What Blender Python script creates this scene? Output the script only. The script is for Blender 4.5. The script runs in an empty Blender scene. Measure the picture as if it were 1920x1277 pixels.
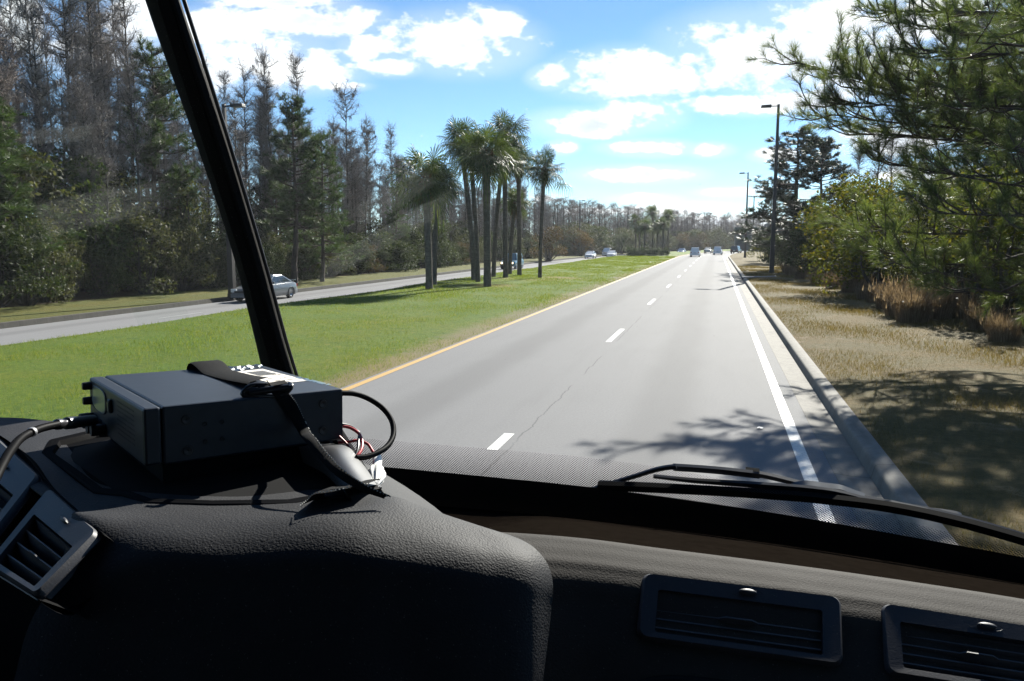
import bpy, math, random
import numpy as np
from mathutils import Vector, Matrix
rng = np.random.default_rng(7)
random.seed(7)
S = bpy.context.scene
COL = S.collection
rad = math.radians
# ------------------------------------------------------------------ camera
FOC, CX, CY = 1458.0, 960.0, 638.5            # photo pixels
PITCH, YAW, EYE = 0.12731, 0.25611, 2.6
cam = bpy.data.cameras.new("camera"); camo = bpy.data.objects.new("camera", cam); COL.objects.link(camo)
camo.location = (0, 0, EYE); camo.rotation_euler = (math.pi/2 - PITCH, 0, YAW)
cam.sensor_width = 36; cam.lens = FOC/1920*36; cam.clip_start = 0.02; cam.clip_end = 6000
S.camera = camo
# ------------------------------------------------------------------ light
SUN_AZ, SUN_EL = 11.0, 31.5                    # degrees right of the road direction, above the horizon
sl = bpy.data.lights.new("sun", 'SUN'); so = bpy.data.objects.new("sun", sl); COL.objects.link(so)
sl.energy = 4.6; sl.angle = rad(0.55); sl.color = (1, .95, .87)
sd = Vector((math.sin(rad(SUN_AZ))*math.cos(rad(SUN_EL)), math.cos(rad(SUN_AZ))*math.cos(rad(SUN_EL)), math.sin(rad(SUN_EL))))
so.location = sd*60; so.rotation_euler = sd.to_track_quat('Z', 'Y').to_euler()
S.view_settings.view_transform = 'Standard'; S.view_settings.look = 'None'
S.view_settings.gamma = 1; S.view_settings.use_curve_mapping = False
S.view_settings.exposure = 1.6
S.render.engine = 'CYCLES'
S.cycles.use_denoising = True
S.cycles.max_bounces = 7; S.cycles.transparent_max_bounces = 24
S.cycles.sample_clamp_indirect = 6
S.cycles.caustics_reflective = False; S.cycles.caustics_refractive = False

f_ = np.array([-math.sin(YAW)*math.cos(PITCH), math.cos(YAW)*math.cos(PITCH), -math.sin(PITCH)])
r_ = np.array([math.cos(YAW), math.sin(YAW), 0.0])
u_ = np.cross(r_, f_)
def ray(px, py): return f_ + r_*(px-CX)/FOC - u_*(py-CY)/FOC
def P(px, py, d): return ray(px, py)*d + np.array([0, 0, EYE])
def Pz(px, py, z):
    d = ray(px, py); return d*((z-EYE)/d[2]) + np.array([0, 0, EYE])
def proj(X):
    X = np.asarray(X, float) - np.array([0, 0, EYE]); d = X@f_
    return CX + FOC*(X@r_)/d, CY - FOC*(X@u_)/d

# ------------------------------------------------------------------ sky
W = bpy.data.worlds.new("World"); S.world = W; W.use_nodes = True
nt = W.node_tree; nt.nodes.clear()
def N(t, **k):
    n = nt.nodes.new(t)
    for a, b in k.items(): setattr(n, a, b)
    return n
def mth(op, a, b=None, c=None, clamp=False):
    n = nt.nodes.new('ShaderNodeMath'); n.operation = op; n.use_clamp = clamp
    for i, v in enumerate((a, b, c)):
        if v is None: continue
        if isinstance(v, (int, float)): n.inputs[i].default_value = v
        else: nt.links.new(v, n.inputs[i])
    return n.outputs[0]
def vmth(op, a, b):
    n = nt.nodes.new('ShaderNodeVectorMath'); n.operation = op
    for i, v in enumerate((a, b)):
        if isinstance(v, tuple): n.inputs[i].default_value = v
        else: nt.links.new(v, n.inputs[i])
    return n.outputs['Value'] if op == 'DOT_PRODUCT' else n.outputs[0]
sky = N('ShaderNodeTexSky', sky_type='NISHITA', sun_disc=False, sun_elevation=rad(SUN_EL), sun_rotation=rad(SUN_AZ))
sky.air_density = 0.75; sky.dust_density = 0.0; sky.ozone_density = 1.2; sky.altitude = 20
dirv = N('ShaderNodeTexCoord').outputs['Generated']
fh = (-math.sin(YAW), math.cos(YAW), 0.0)
fw = mth('MAXIMUM', vmth('DOT_PRODUCT', dirv, fh), 0.02)
sa = mth('DIVIDE', vmth('DOT_PRODUCT', dirv, (math.cos(YAW), math.sin(YAW), 0)), fw)
sb = mth('DIVIDE', vmth('DOT_PRODUCT', dirv, (0, 0, 1)), fw)
cv = N('ShaderNodeCombineXYZ'); nt.links.new(sa, cv.inputs[0]); nt.links.new(sb, cv.inputs[1]); cv = cv.outputs[0]
def noise(vec, scale, detail, rough=.55, sc=(1, 1, 1)):
    n = N('ShaderNodeTexNoise'); n.inputs['Scale'].default_value = scale; n.inputs['Detail'].default_value = detail
    n.inputs['Roughness'].default_value = rough
    nt.links.new(vmth('MULTIPLY', vec, sc), n.inputs['Vector']); return n.outputs['Fac']
CL = [(439,51,105,34),(577,40,130,30),(498,107,120,42),(577,138,92,32),(645,162,44,9),(407,130,48,38),(855,79,127,50),(934,50,48,28),
      (736,123,62,18),(696,91,60,25),(518,4,110,12),(40,41,46,44),(258,52,62,58),(170,95,90,36),(1191,139,128,42),(1037,143,40,20),
      (1461,102,185,68),(1565,46,140,46),(1650,105,110,76),(1300,110,34,15),(1403,196,112,18),(1520,190,80,22),(1110,232,100,24),(1205,212,72,30),
      (1214,277,76,14),(1334,281,38,12),(1199,327,98,14),(1453,291,42,13),(1210,374,56,10),(1372,360,58,8),(1268,393,105,13),
      (1345,420,130,20),(1055,275,26,12),(1030,372,32,7),(1120,396,80,9),(1740,30,160,60),(1820,170,120,60),(1690,260,120,30),(1760,330,140,20),
      (-200,60,150,60),(2100,90,160,70),(330,-90,200,40),(1200,-160,300,50),(800,-230,250,60)]
n1 = noise(cv, 14, 9, .58, (1, 1.7, 1)); n2 = noise(cv, 5.0, 6, .55, (1, 1.6, 1))
n3 = noise(cv, 45, 6, .6, (1, 1.5, 1))
dis = mth('ADD', mth('MULTIPLY', mth('SUBTRACT', n1, .5), 3.6), mth('MULTIPLY', mth('SUBTRACT', n3, .5), 2.2))
acc = None
for (px, py, hw, hh) in CL:
    d = ray(px, py); q = d@np.array(fh)
    t = vmth('MULTIPLY', vmth('SUBTRACT', cv, (float(d@r_/q), float(d[2]/q), 0.0)), (FOC/hw/1.08, FOC/hh/1.08, 1.0))
    g = mth('SUBTRACT', 1.0, vmth('DOT_PRODUCT', t, t))
    acc = g if acc is None else mth('MAXIMUM', acc, g)
acc = mth('MAXIMUM', acc, -1.5)
dens = mth('ADD', acc, dis)
def sstep(v, a, b):
    n = N('ShaderNodeMapRange', interpolation_type='SMOOTHSTEP'); nt.links.new(v, n.inputs[0])
    n.inputs[1].default_value = a; n.inputs[2].default_value = b; return n.outputs[0]
mask = sstep(dens, -.2, 0.95)
mask = mth('MULTIPLY', mask, sstep(sb, 0.0, .02))
thin = mth('MULTIPLY', sstep(mth('ADD', acc, mth('MULTIPLY', mth('SUBTRACT', n2, .5), 2.0)), -1.2, 0.6), .22)
mask = mth('MAXIMUM', mask, mth('MULTIPLY', thin, sstep(sb, 0.0, .03)))
grey = mth('MULTIPLY', sstep(mth('ADD', n2, mth('MULTIPLY', acc, .12)), .50, .72), sstep(dens, .4, 1.2))
crmp = N('ShaderNodeMixRGB'); nt.links.new(grey, crmp.inputs[0])
crmp.inputs[1].default_value = (1, 1, 1, 1); crmp.inputs[2].default_value = (.60, .66, .76, 1)
bg1 = N('ShaderNodeBackground'); bg1.inputs[1].default_value = .053
tn = N('ShaderNodeMixRGB', blend_type='MULTIPLY'); tn.inputs[0].default_value = 1; nt.links.new(sky.outputs[0], tn.inputs[1]); tn.inputs[2].default_value = (.66, .87, 1, 1); nt.links.new(tn.outputs[0], bg1.inputs[0])
bg2 = N('ShaderNodeBackground'); bg2.inputs[1].default_value = .47; nt.links.new(crmp.outputs[0], bg2.inputs[0])
mx = N('ShaderNodeMixShader'); nt.links.new(mask, mx.inputs[0]); nt.links.new(bg1.outputs[0], mx.inputs[1]); nt.links.new(bg2.outputs[0], mx.inputs[2])
wo = N('ShaderNodeOutputWorld'); nt.links.new(mx.outputs[0], wo.inputs[0])

# ------------------------------------------------------------------ mesh helpers
def link(o, parent=None):
    COL.objects.link(o)
    if parent is not None: o.parent = parent
    return o
def tag(o, label=None, cat=None, group=None, kind=None):
    for k, v in (('label', label), ('category', cat), ('group', group), ('kind', kind)):
        if v: o[k] = v
    return o
def thing(name, label, cat, loc=(0, 0, 0), rz=0.0, group=None):
    o = bpy.data.objects.new(name, None); o.empty_display_size = .2; link(o)
    o.location = tuple(float(v) for v in loc); o.rotation_euler = (0, 0, rz)
    return tag(o, label, cat, group)
def copy_tree(o, parent=None):
    c = o.copy(); COL.objects.link(c)
    if parent is not None: c.parent = parent
    for ch in [k for k in S.objects if k.parent == o]: copy_tree(ch, c)
    return c
KIDS = {}
def dup(root, loc, rz=0.0, sc=1.0, label=None, group=None):
    c = root.copy(); COL.objects.link(c)
    for ch in KIDS.get(root.name, ()):
        k = ch.copy(); COL.objects.link(k); k.parent = c
        for g in KIDS.get(ch.name, ()):
            q = g.copy(); COL.objects.link(q); q.parent = k
    c.location = tuple(float(v) for v in loc); c.rotation_euler = (0, 0, rz)
    c.scale = sc if isinstance(sc, tuple) else (sc, sc, sc)
    if label: c['label'] = label
    if group: c['group'] = group
    return c

class MB:
    """collects vertices and faces of one mesh"""
    def __init__(s): s.v = []; s.f3 = []; s.f4 = []; s.n = 0; s.uv = {}; s.m3 = []; s.m4 = []; s.mi = 0
    def add(s, V, F):
        V = np.asarray(V, float).reshape(-1, 3); F = np.asarray(F, int)
        s.v.append(V)
        if F.shape[1] == 3: s.f3.append(F + s.n); s.m3.append(np.full(len(F), s.mi))
        else: s.f4.append(F + s.n); s.m4.append(np.full(len(F), s.mi))
        s.n += len(V); return s
    def poly(s, pts):
        """convex polygon as a fan"""
        n = len(pts); return s.add(pts, [(0, i, i+1) for i in range(1, n-1)])
    def box(s, lo, hi, R=None, T=None):
        x0, y0, z0 = lo; x1, y1, z1 = hi
        V = np.array([(x0,y0,z0),(x1,y0,z0),(x1,y1,z0),(x0,y1,z0),(x0,y0,z1),(x1,y0,z1),(x1,y1,z1),(x0,y1,z1)], float)
        if R is not None: V = V@np.asarray(R).T
        if T is not None: V = V + np.asarray(T)
        return s.add(V, [(0,3,2,1),(4,5,6,7),(0,1,5,4),(1,2,6,5),(2,3,7,6),(3,0,4,7)])
    def hexa(s, b, t):
        """4 bottom + 4 top corner points"""
        return s.add(list(b)+list(t), [(0,3,2,1),(4,5,6,7),(0,1,5,4),(1,2,6,5),(2,3,7,6),(3,0,4,7)])
    def grid(s, G, flip=False):
        G = np.asarray(G, float); a, b = G.shape[:2]
        i, j = np.meshgrid(np.arange(a-1), np.arange(b-1), indexing='ij'); k = (i*b+j).ravel()
        F = np.stack([k, k+1, k+b+1, k+b], 1)
        return s.add(G.reshape(-1, 3), F[:, ::-1] if flip else F)
    def tube(s, path, rads, k=6, cap=True):
        p = np.asarray(path, float); n = len(p); rads = np.broadcast_to(np.asarray(rads, float), (n,))
        t = np.gradient(p, axis=0); t /= np.linalg.norm(t, axis=1)[:, None] + 1e-12
        up = np.array([0, 0, 1.0]) if abs(t[0][2]) < .9 else np.array([1.0, 0, 0])
        x = np.cross(up, t[0]); x /= np.linalg.norm(x); rings = []
        for i in range(n):
            x = x - t[i]*(x@t[i]); x /= np.linalg.norm(x) + 1e-12; y = np.cross(t[i], x)
            a = np.arange(k)/k*2*math.pi
            rings.append(p[i] + rads[i]*(np.cos(a)[:, None]*x + np.sin(a)[:, None]*y))
        V = np.concatenate(rings); F = []
        for i in range(n-1):
            for j in range(k): F.append((i*k+j, i*k+(j+1) % k, (i+1)*k+(j+1) % k, (i+1)*k+j))
        s.add(V, F)
        if cap:
            for r in (rings[0][::-1], rings[-1]): s.poly(r)
        return s
    def lathe(s, prof, axis, org, k=20):
        """prof: (radius, distance along axis)"""
        ax = np.array(axis, float); ax /= np.linalg.norm(ax)
        up = np.array([0, 0, 1.0]) if abs(ax[2]) < .9 else np.array([1.0, 0, 0])
        x = np.cross(up, ax); x /= np.linalg.norm(x); y = np.cross(ax, x)
        a = np.arange(k+1)/k*2*math.pi
        G = np.array([[np.asarray(org) + ax*h + r*(math.cos(q)*x + math.sin(q)*y) for q in a] for r, h in prof])
        return s.grid(G)
    def tris(s, A, B, C):
        n = len(A); V = np.stack([A, B, C], 1).reshape(-1, 3)
        return s.add(V, np.arange(3*n).reshape(-1, 3))
    def quads(s, A, B, C, D):
        n = len(A); V = np.stack([A, B, C, D], 1).reshape(-1, 3)
        return s.add(V, np.arange(4*n).reshape(-1, 4))
    def strips(s, p0, p1, w):
        """thin blades from p0 to p1"""
        d = p1 - p0; q = np.cross(d, rng.normal(size=d.shape)); q /= np.linalg.norm(q, axis=1)[:, None] + 1e-12
        w = np.broadcast_to(np.asarray(w, float), (len(p0),))[:, None]
        return s.tris(p0 - q*w/2, p0 + q*w/2, p1)
    def build(s, name, mats, parent=None, smooth=False, off=None, uv=None, bevel=0):
        me = bpy.data.meshes.new(name)
        V = np.concatenate(s.v) if s.v else np.zeros((0, 3))
        if off is not None: V = V - np.asarray(off)
        f3 = np.concatenate(s.f3) if s.f3 else np.zeros((0, 3), int); f4 = np.concatenate(s.f4) if s.f4 else np.zeros((0, 4), int)
        nf = len(f3) + len(f4); li = np.concatenate([f3.ravel(), f4.ravel()])
        me.vertices.add(len(V)); me.vertices.foreach_set('co', V.ravel().astype(np.float32))
        me.loops.add(len(li)); me.loops.foreach_set('vertex_index', li.astype(np.int32))
        me.polygons.add(nf)
        ls = np.concatenate([np.arange(len(f3))*3, len(f3)*3 + np.arange(len(f4))*4]).astype(np.int32)
        me.polygons.foreach_set('loop_start', ls)
        mi = np.concatenate([np.concatenate(s.m3) if s.m3 else np.zeros(0, int), np.concatenate(s.m4) if s.m4 else np.zeros(0, int)]).astype(np.int32)
        me.polygons.foreach_set('material_index', mi)
        me.polygons.foreach_set('use_smooth', np.full(nf, bool(smooth)))
        if uv is not None:
            L = me.uv_layers.new(name='UVMap'); L.data.foreach_set('uv', np.asarray(uv)[li].ravel().astype(np.float32))
        for m in (mats if isinstance(mats, (list, tuple)) else [mats]): me.materials.append(m)
        me.update(calc_edges=True); me.validate()
        o = bpy.data.objects.new(name, me); link(o, parent)
        if parent is not None: KIDS.setdefault(parent.name, []).append(o)
        if smooth == 'auto': 
            try: me.set_sharp_from_angle(angle=rad(35))
            except Exception: pass
        if bevel:
            b = o.modifiers.new('bevel', 'BEVEL'); b.width = bevel; b.segments = 2; b.limit_method = 'ANGLE'; b.angle_limit = rad(40)
        return o
def crspline(C, n):
    """Catmull-Rom through control points along axis 0"""
    C = np.asarray(C, float); m = len(C); h = np.linalg.norm(np.diff(C, axis=0), axis=1) + 1e-9; s = np.diff(C, axis=0)/h[:, None]
    M = np.empty_like(C); M[0], M[-1] = s[0], s[-1]
    for i in range(1, m-1): M[i] = (s[i-1]*h[i] + s[i]*h[i-1])/(h[i-1]+h[i])
    out = []
    for t in np.linspace(0, m-1, n):
        i = min(int(t), m-2); u = t-i; u2, u3 = u*u, u*u*u
        out.append((2*u3-3*u2+1)*C[i] + (u3-2*u2+u)*h[i]*M[i] + (3*u2-2*u3)*C[i+1] + (u3-u2)*h[i]*M[i+1])
    return np.array(out)
def net(cols, nu, nv):
    """smooth surface through columns of points"""
    G = np.array([crspline(c, nv) for c in cols]); return np.stack([crspline(G[:, j], nu) for j in range(nv)], 1)

# ------------------------------------------------------------------ materials
def rgb(c): return (c[0], c[1], c[2], 1.0)
class NT:
    def __init__(s, name):
        s.m = bpy.data.materials.new(name); s.m.use_nodes = True; s.t = s.m.node_tree; s.t.nodes.clear()
        s.out = s.n('ShaderNodeOutputMaterial')
    def n(s, t, **k):
        q = s.t.nodes.new(t)
        for a, b in k.items(): setattr(q, a, b)
        return q
    def l(s, a, b): s.t.links.new(a, b)
    def set(s, sock, v):
        if isinstance(v, bpy.types.NodeSocket): s.l(v, sock)
        elif isinstance(v, (tuple, list)) and sock.type == 'RGBA': sock.default_value = rgb(v)
        else: sock.default_value = v
    def math(s, op, a, b=0.0, clamp=False):
        q = s.n('ShaderNodeMath', operation=op, use_clamp=clamp); s.set(q.inputs[0], a); s.set(q.inputs[1], b); return q.outputs[0]
    def noise(s, vec, scale, detail=4, rough=.55, dist=0.0):
        q = s.n('ShaderNodeTexNoise'); s.l(vec, q.inputs['Vector']); q.inputs['Scale'].default_value = scale
        q.inputs['Detail'].default_value = detail; q.inputs['Roughness'].default_value = rough; q.inputs['Distortion'].default_value = dist
        return q.outputs['Fac']
    def ramp(s, v, stops):
        q = s.n('ShaderNodeValToRGB'); s.l(v, q.inputs[0]); e = q.color_ramp.elements
        while len(e) < len(stops): e.new(.5)
        for i, (p, c) in enumerate(stops): e[i].position = p; e[i].color = rgb(c)
        return q.outputs[0]
    def step(s, v, a, b):
        q = s.n('ShaderNodeMapRange', interpolation_type='SMOOTHSTEP'); s.l(v, q.inputs[0]); q.inputs[1].default_value = a; q.inputs[2].default_value = b
        return q.outputs[0]
    def mix(s, fac, a, b, typ='MIX'):
        q = s.n('ShaderNodeMixRGB', blend_type=typ); s.set(q.inputs[0], fac); s.set(q.inputs[1], a); s.set(q.inputs[2], b); return q.outputs[0]
    def co(s, which='Object'): return s.n('ShaderNodeTexCoord').outputs[which]
    def scale(s, v, k):
        q = s.n('ShaderNodeVectorMath', operation='MULTIPLY'); s.l(v, q.inputs[0]); q.inputs[1].default_value = k; return q.outputs[0]
    def bump(s, h, strength, dist):
        q = s.n('ShaderNodeBump'); q.inputs['Strength'].default_value = strength; q.inputs['Distance'].default_value = dist; s.l(h, q.inputs['Height']); return q.outputs[0]
    def pbr(s, col, rough=.6, metal=0.0, spec=.5, normal=None, **k):
        q = s.n('ShaderNodeBsdfPrincipled'); s.set(q.inputs['Base Color'], col); s.set(q.inputs['Roughness'], rough)
        q.inputs['Metallic'].default_value = metal; q.inputs['Specular IOR Level'].default_value = spec
        if normal is not None: s.l(normal, q.inputs['Normal'])
        for a, b in k.items(): s.set(q.inputs[a.replace('_', ' ')], b)
        return q.outputs[0]
    def done(s, sh): s.l(sh, s.out.inputs[0]); return s.m
def simple(name, c, rough=.5, metal=0.0, spec=.5, var=.12, sc=30.0, bump=0.0):
    t = NT(name); co = t.co(); nz = t.noise(co, sc, 4)
    c2 = tuple(x*(1-var) for x in c); c1 = tuple(min(1, x*(1+var)) for x in c)
    col = t.ramp(nz, [(.3, c2), (.7, c1)])
    nm = t.bump(nz, bump, .002) if bump else None
    return t.done(t.pbr(col, rough, metal, spec, nm))
def leafmat(name, cols, rough=.5, trans=.35, tint=(1.25, 1.35, .5), spec=.4):
    t = NT(name); g = t.n('ShaderNodeNewGeometry').outputs['Random Per Island']
    col = t.ramp(g, [(i/(len(cols)-1), c) for i, c in enumerate(cols)])
    oi = t.n('ShaderNodeObjectInfo').outputs['Random']
    hs = t.n('ShaderNodeHueSaturation'); t.l(col, hs.inputs['Color'])
    t.l(t.math('ADD', t.math('MULTIPLY', oi, .5), .72), hs.inputs['Value']); col = hs.outputs[0]
    a = t.pbr(col, rough, 0, spec)
    tr = t.n('ShaderNodeBsdfTranslucent'); t.l(t.mix(1.0, col, tint, 'MULTIPLY'), tr.inputs[0])
    m = t.n('ShaderNodeMixShader'); m.inputs[0].default_value = trans; t.l(a, m.inputs[1]); t.l(tr.outputs[0], m.inputs[2])
    return t.done(m.outputs[0])
# ------------------------------------------------------------------ ground and roads
def off(Y):
    Y = np.asarray(Y, float); t = np.clip(Y-125, 0, 220); return t*t/840. + np.clip(Y-345, 0, None)*(440/840.)
YS = np.concatenate([np.linspace(-60, 0, 7), np.linspace(4, 60, 29), np.linspace(64, 200, 35), np.linspace(210, 420, 22)])
def strip_grid(xs, zs, ys):
    """rows along the road; xs, zs of equal length across it"""
    G = np.array([[(x + float(off(y)), y, z) for x, z in zip(xs, zs)] for y in ys])
    U = np.array([[(x, y) for x in xs] for y in ys]).reshape(-1, 2)
    return G, U
def sheet(name, xs, zs, m, ys=YS, kind='structure'):
    G, U = strip_grid(xs, zs, ys); b = MB(); b.grid(G, flip=True)
    o = b.build(name, m, smooth='auto', uv=U); o['kind'] = kind; return o

def ground_mat(name, cols, dirt, dscale, dlo, dhi, sc=9., bumpd=.05):
    t = NT(name); uv = t.co('UV')
    a = t.noise(uv, sc, 8, .7); b = t.noise(uv, .55, 4, .6); c = t.noise(uv, dscale, 6, .65, .6)
    col = t.ramp(a, [(.28, cols[0]), (.5, cols[1]), (.72, cols[2])])
    col = t.mix(t.step(b, .4, .65), col, t.mix(1.0, col, (1.12, .98, .8), 'MULTIPLY'))
    col = t.mix(t.step(c, dlo, dhi), col, dirt)
    if name == 'lawn':
        w3 = t.noise(uv, 2.6, 5, .7); col = t.mix(t.math('MULTIPLY', t.step(w3, .5, .66), .6), col, (.045, .092, .012)); w4 = t.noise(t.scale(uv, (1, .6, 1)), 4.3, 5, .7); col = t.mix(t.math('MULTIPLY', t.step(w4, .56, .72), .65), col, (.19, .18, .05))
        s = t.n('ShaderNodeSeparateXYZ'); t.l(uv, s.inputs[0]); e = t.step(t.math('ADD', s.outputs[0], t.math('MULTIPLY', t.noise(uv, 1.6, 6, .7), 1.4)), -6.9, -6.0); col = t.mix(t.math('MULTIPLY', e, .85), col, (.20, .17, .115))
        pz = None
        for qx, qy, qr in ((-12.6, 43.5, 3.0), (-11.2, 50, 2.6), (-10.5, 53.5, 3.4), (-14.0, 52, 2.4), (-12.5, 145, 6)):
            v_ = t.n('ShaderNodeVectorMath', operation='DISTANCE'); t.l(uv, v_.inputs[0]); v_.inputs[1].default_value = (qx, qy, 0); k_ = t.math('SUBTRACT', 1.0, t.math('DIVIDE', t.math('ADD', v_.outputs['Value'], t.math('MULTIPLY', t.noise(uv, 1.2, 5, .7), 1.8)), qr)); pz = k_ if pz is None else t.math('MAXIMUM', pz, k_)
        col = t.mix(t.math('MULTIPLY', t.step(pz, 0.0, .5), .75), col, (.21, .16, .07))
        g2 = t.noise(uv, .16, 5, .6); col = t.mix(t.step(g2, .42, .66), col, t.mix(1.0, col, (1.25, 1.08, .9), 'MULTIPLY'))
    fine = t.noise(uv, 60, 3, .7)
    col = t.mix(.55, col, t.ramp(fine, [(.3, (.55, .55, .5)), (.7, (1.35, 1.35, 1.25))]), 'MULTIPLY')
    hh = t.math('ADD', a, fine)
    return t.done(t.pbr(col, .9, 0, .15, t.bump(hh, .9, bumpd)))
m_lawn = ground_mat('lawn', [(.052, .098, .012), (.085, .142, .018), (.13, .178, .028)], (.22, .18, .07), .9, .62, .8)
m_vergeR = ground_mat('dry_verge', [(.066, .062, .021), (.110, .088, .034), (.155, .116, .052)], (.24, .18, .115), 1.3, .56, .76)
m_vergeL = ground_mat('verge_grass', [(.06, .072, .018), (.09, .098, .025), (.13, .125, .04)], (.17, .14, .07), .8, .62, .8)
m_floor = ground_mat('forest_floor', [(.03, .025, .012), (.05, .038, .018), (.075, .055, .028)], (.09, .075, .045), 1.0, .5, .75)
# the one ground sheet: across the road direction it follows median, sunken far carriageway and verges
gx = [-1500, -300, -70, -33.2, -31.6, -29.5, -26.6, -26.45, -26.44, -19.05, -19.04, -18.3, -17.6, -15, -11, -8, -6.45, -6.4, 1.94, 1.95, 2.04, 3.2, 4.6, 6.0, 7.4, 9.0, 14, 70, 300, 1500]
gz = [-.3, -.3, -.3, -.35, -.45, -.52, -.56, -.56, -.78, -.78, -.66, -.36, -.03, .05, .05, .02, -.012, -.05, -.05, .11, .13, .16, .17, .2, .25, .3, .35, .4, .4, .4]
gm = []
for i in range(len(gx)-1):
    c = (gx[i]+gx[i+1])/2
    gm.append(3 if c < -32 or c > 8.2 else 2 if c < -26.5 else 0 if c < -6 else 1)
YG = np.concatenate([[-1500, -300], YS, [500, 700, 1000, 1600]])
G, U = strip_grid(gx, gz, YG)
jx, jy = np.meshgrid(np.arange(len(gx)), np.arange(len(YG)))
G[:, 20:27, 2] += .03*np.sin(G[:, 20:27, 1]*.7 + G[:, 20:27, 0]*1.9)*np.array([0, .5, 1, 1, 1, 1, 1])
G[:, 12:16, 2] += .035*np.sin(G[:, 12:16, 1]*.33 + G[:, 12:16, 0]*.8)
b = MB(); b.grid(G, flip=True)
b.m4 = [np.tile(np.array(gm), len(YG)-1)]
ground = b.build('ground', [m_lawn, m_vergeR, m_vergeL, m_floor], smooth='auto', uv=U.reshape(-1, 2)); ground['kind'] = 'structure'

def asphalt(name, base, lanes, seam=None):
    t = NT(name); uv = t.co('UV'); s = t.n('ShaderNodeSeparateXYZ'); t.l(uv, s.inputs[0]); X, Y = s.outputs[0], s.outputs[1]
    fine = t.noise(uv, 140, 2, .8); mid = t.noise(t.scale(uv, (1, .12, 1)), 3.0, 5, .6); big = t.noise(uv, .35, 4, .6)
    col = t.ramp(fine, [(.25, tuple(x*.72 for x in base)), (.75, tuple(x*1.28 for x in base))])
    col = t.mix(t.math('MULTIPLY', t.step(mid, .45, .75), .28), col, tuple(x*.8 for x in base))
    col = t.mix(t.math('MULTIPLY', t.step(big, .4, .7), .25), col, tuple(x*1.12 for x in base))
    agg = t.noise(uv, 26, 6, .75); col = t.mix(.5, col, t.ramp(agg, [(.3, (.72, .72, .72)), (.7, (1.22, 1.22, 1.22))]), 'MULTIPLY')
    drip = t.noise(t.scale(uv, (1, .5, 1)), 5.5, 4, .6); col = t.mix(t.math('MULTIPLY', t.step(drip, .66, .76), .35), col, tuple(x*.5 for x in base))
    wob = t.math('MULTIPLY', t.math('SUBTRACT', t.noise(t.scale(uv, (0, 1, 0)), .25, 3), .5), .5)
    for c in lanes:                                             # worn oil streak down the middle of each lane
        d = t.math('ABSOLUTE', t.math('SUBTRACT', t.math('ADD', X, wob), c))
        col = t.mix(t.math('MULTIPLY', t.math('SUBTRACT', 1.0, t.step(d, .15, .75)), .38), col, tuple(x*.5 for x in base))
    if seam is not None:                                        # tar seam and crack beside the lane dashes
        w2 = t.math('MULTIPLY', t.math('SUBTRACT', t.noise(t.scale(uv, (0, 1, 0)), 1.6, 6, .7), .5), .22)
        d = t.math('ABSOLUTE', t.math('SUBTRACT', t.math('ADD', X, w2), seam))
        brk = t.step(t.noise(t.scale(uv, (0, 1, 0)), .3, 2), .42, .5)
        col = t.mix(t.math('MULTIPLY', t.math('MULTIPLY', t.math('SUBTRACT', 1.0, t.step(d, .006, .016)), brk), .5), col, (.03, .03, .03))
    return t.done(t.pbr(col, .85, 0, .15, t.bump(fine, .5, .004)))
m_road = asphalt('road_asphalt', (.155, .155, .157), (-4.45, -.72), -2.42)
m_road2 = asphalt('far_asphalt', (.17, .17, .172), (-24.6, -21.0))
sheet('road', [-6.4, -5, -3.5, -2, -.5, .6, 1.36], [0, .02, .045, .05, .04, .02, 0], m_road)
def roadz(x): return float(np.interp(x, [-6.4, -5, -3.5, -2, -.5, .6, 1.36], [0, .02, .045, .05, .04, .02, 0]))
sheet('opposite_road', [-26.44, -25, -23.5, -22, -20.5, -19.04], [-.74, -.71, -.69, -.69, -.71, -.74], m_road2)
def paint(name, c):
    t = NT(name); uv = t.co('UV'); a = t.noise(uv, 25, 6, .7)
    col = t.mix(t.step(a, .46, .74), c, tuple(x*.5 for x in c))
    return t.done(t.pbr(col, .6, 0, .4))
m_white = paint('white_paint', (.56, .56, .53)); m_yellow = paint('yellow_paint', (.42, .255, .07))
def line(name, x0, x1, y0, y1, m, n=60, z=.004, base=roadz):
    ys = np.linspace(y0, y1, n); sheet(name, [x0, x1], [base(x0)+z, base(x1)+z], m, ys)
line('white_edge_line', 1.0, 1.15, -20, 165, m_white, 90)
line('yellow_edge_line', -6.32, -6.17, -20, 260, m_yellow, 120)
b = MB()
UU = []
for k in range(-1, 14):
    y0 = 7.4 + k*12.2; ys = np.linspace(y0, y0+3.05, 4) if k else np.linspace(8.95, 9.8, 3)
    Gd, Ud = strip_grid([-2.67, -2.53], [roadz(-2.6)+.0045]*2, ys); b.grid(Gd, flip=True); UU.append(Ud)
o = b.build('lane_marking', m_white, uv=np.concatenate(UU)); o['kind'] = 'structure'
b = MB(); UU = []
for k in range(-1, 14):
    y0 = 16 + k*12.2; Gd, Ud = strip_grid([-23.1, -22.98], [-.684]*2, np.linspace(y0, y0+3, 4)); b.grid(Gd, flip=True); UU.append(Ud)
o = b.build('far_lane_marking', paint('worn_paint', (.27, .27, .265)), uv=np.concatenate(UU)); o['kind'] = 'structure'
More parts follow.
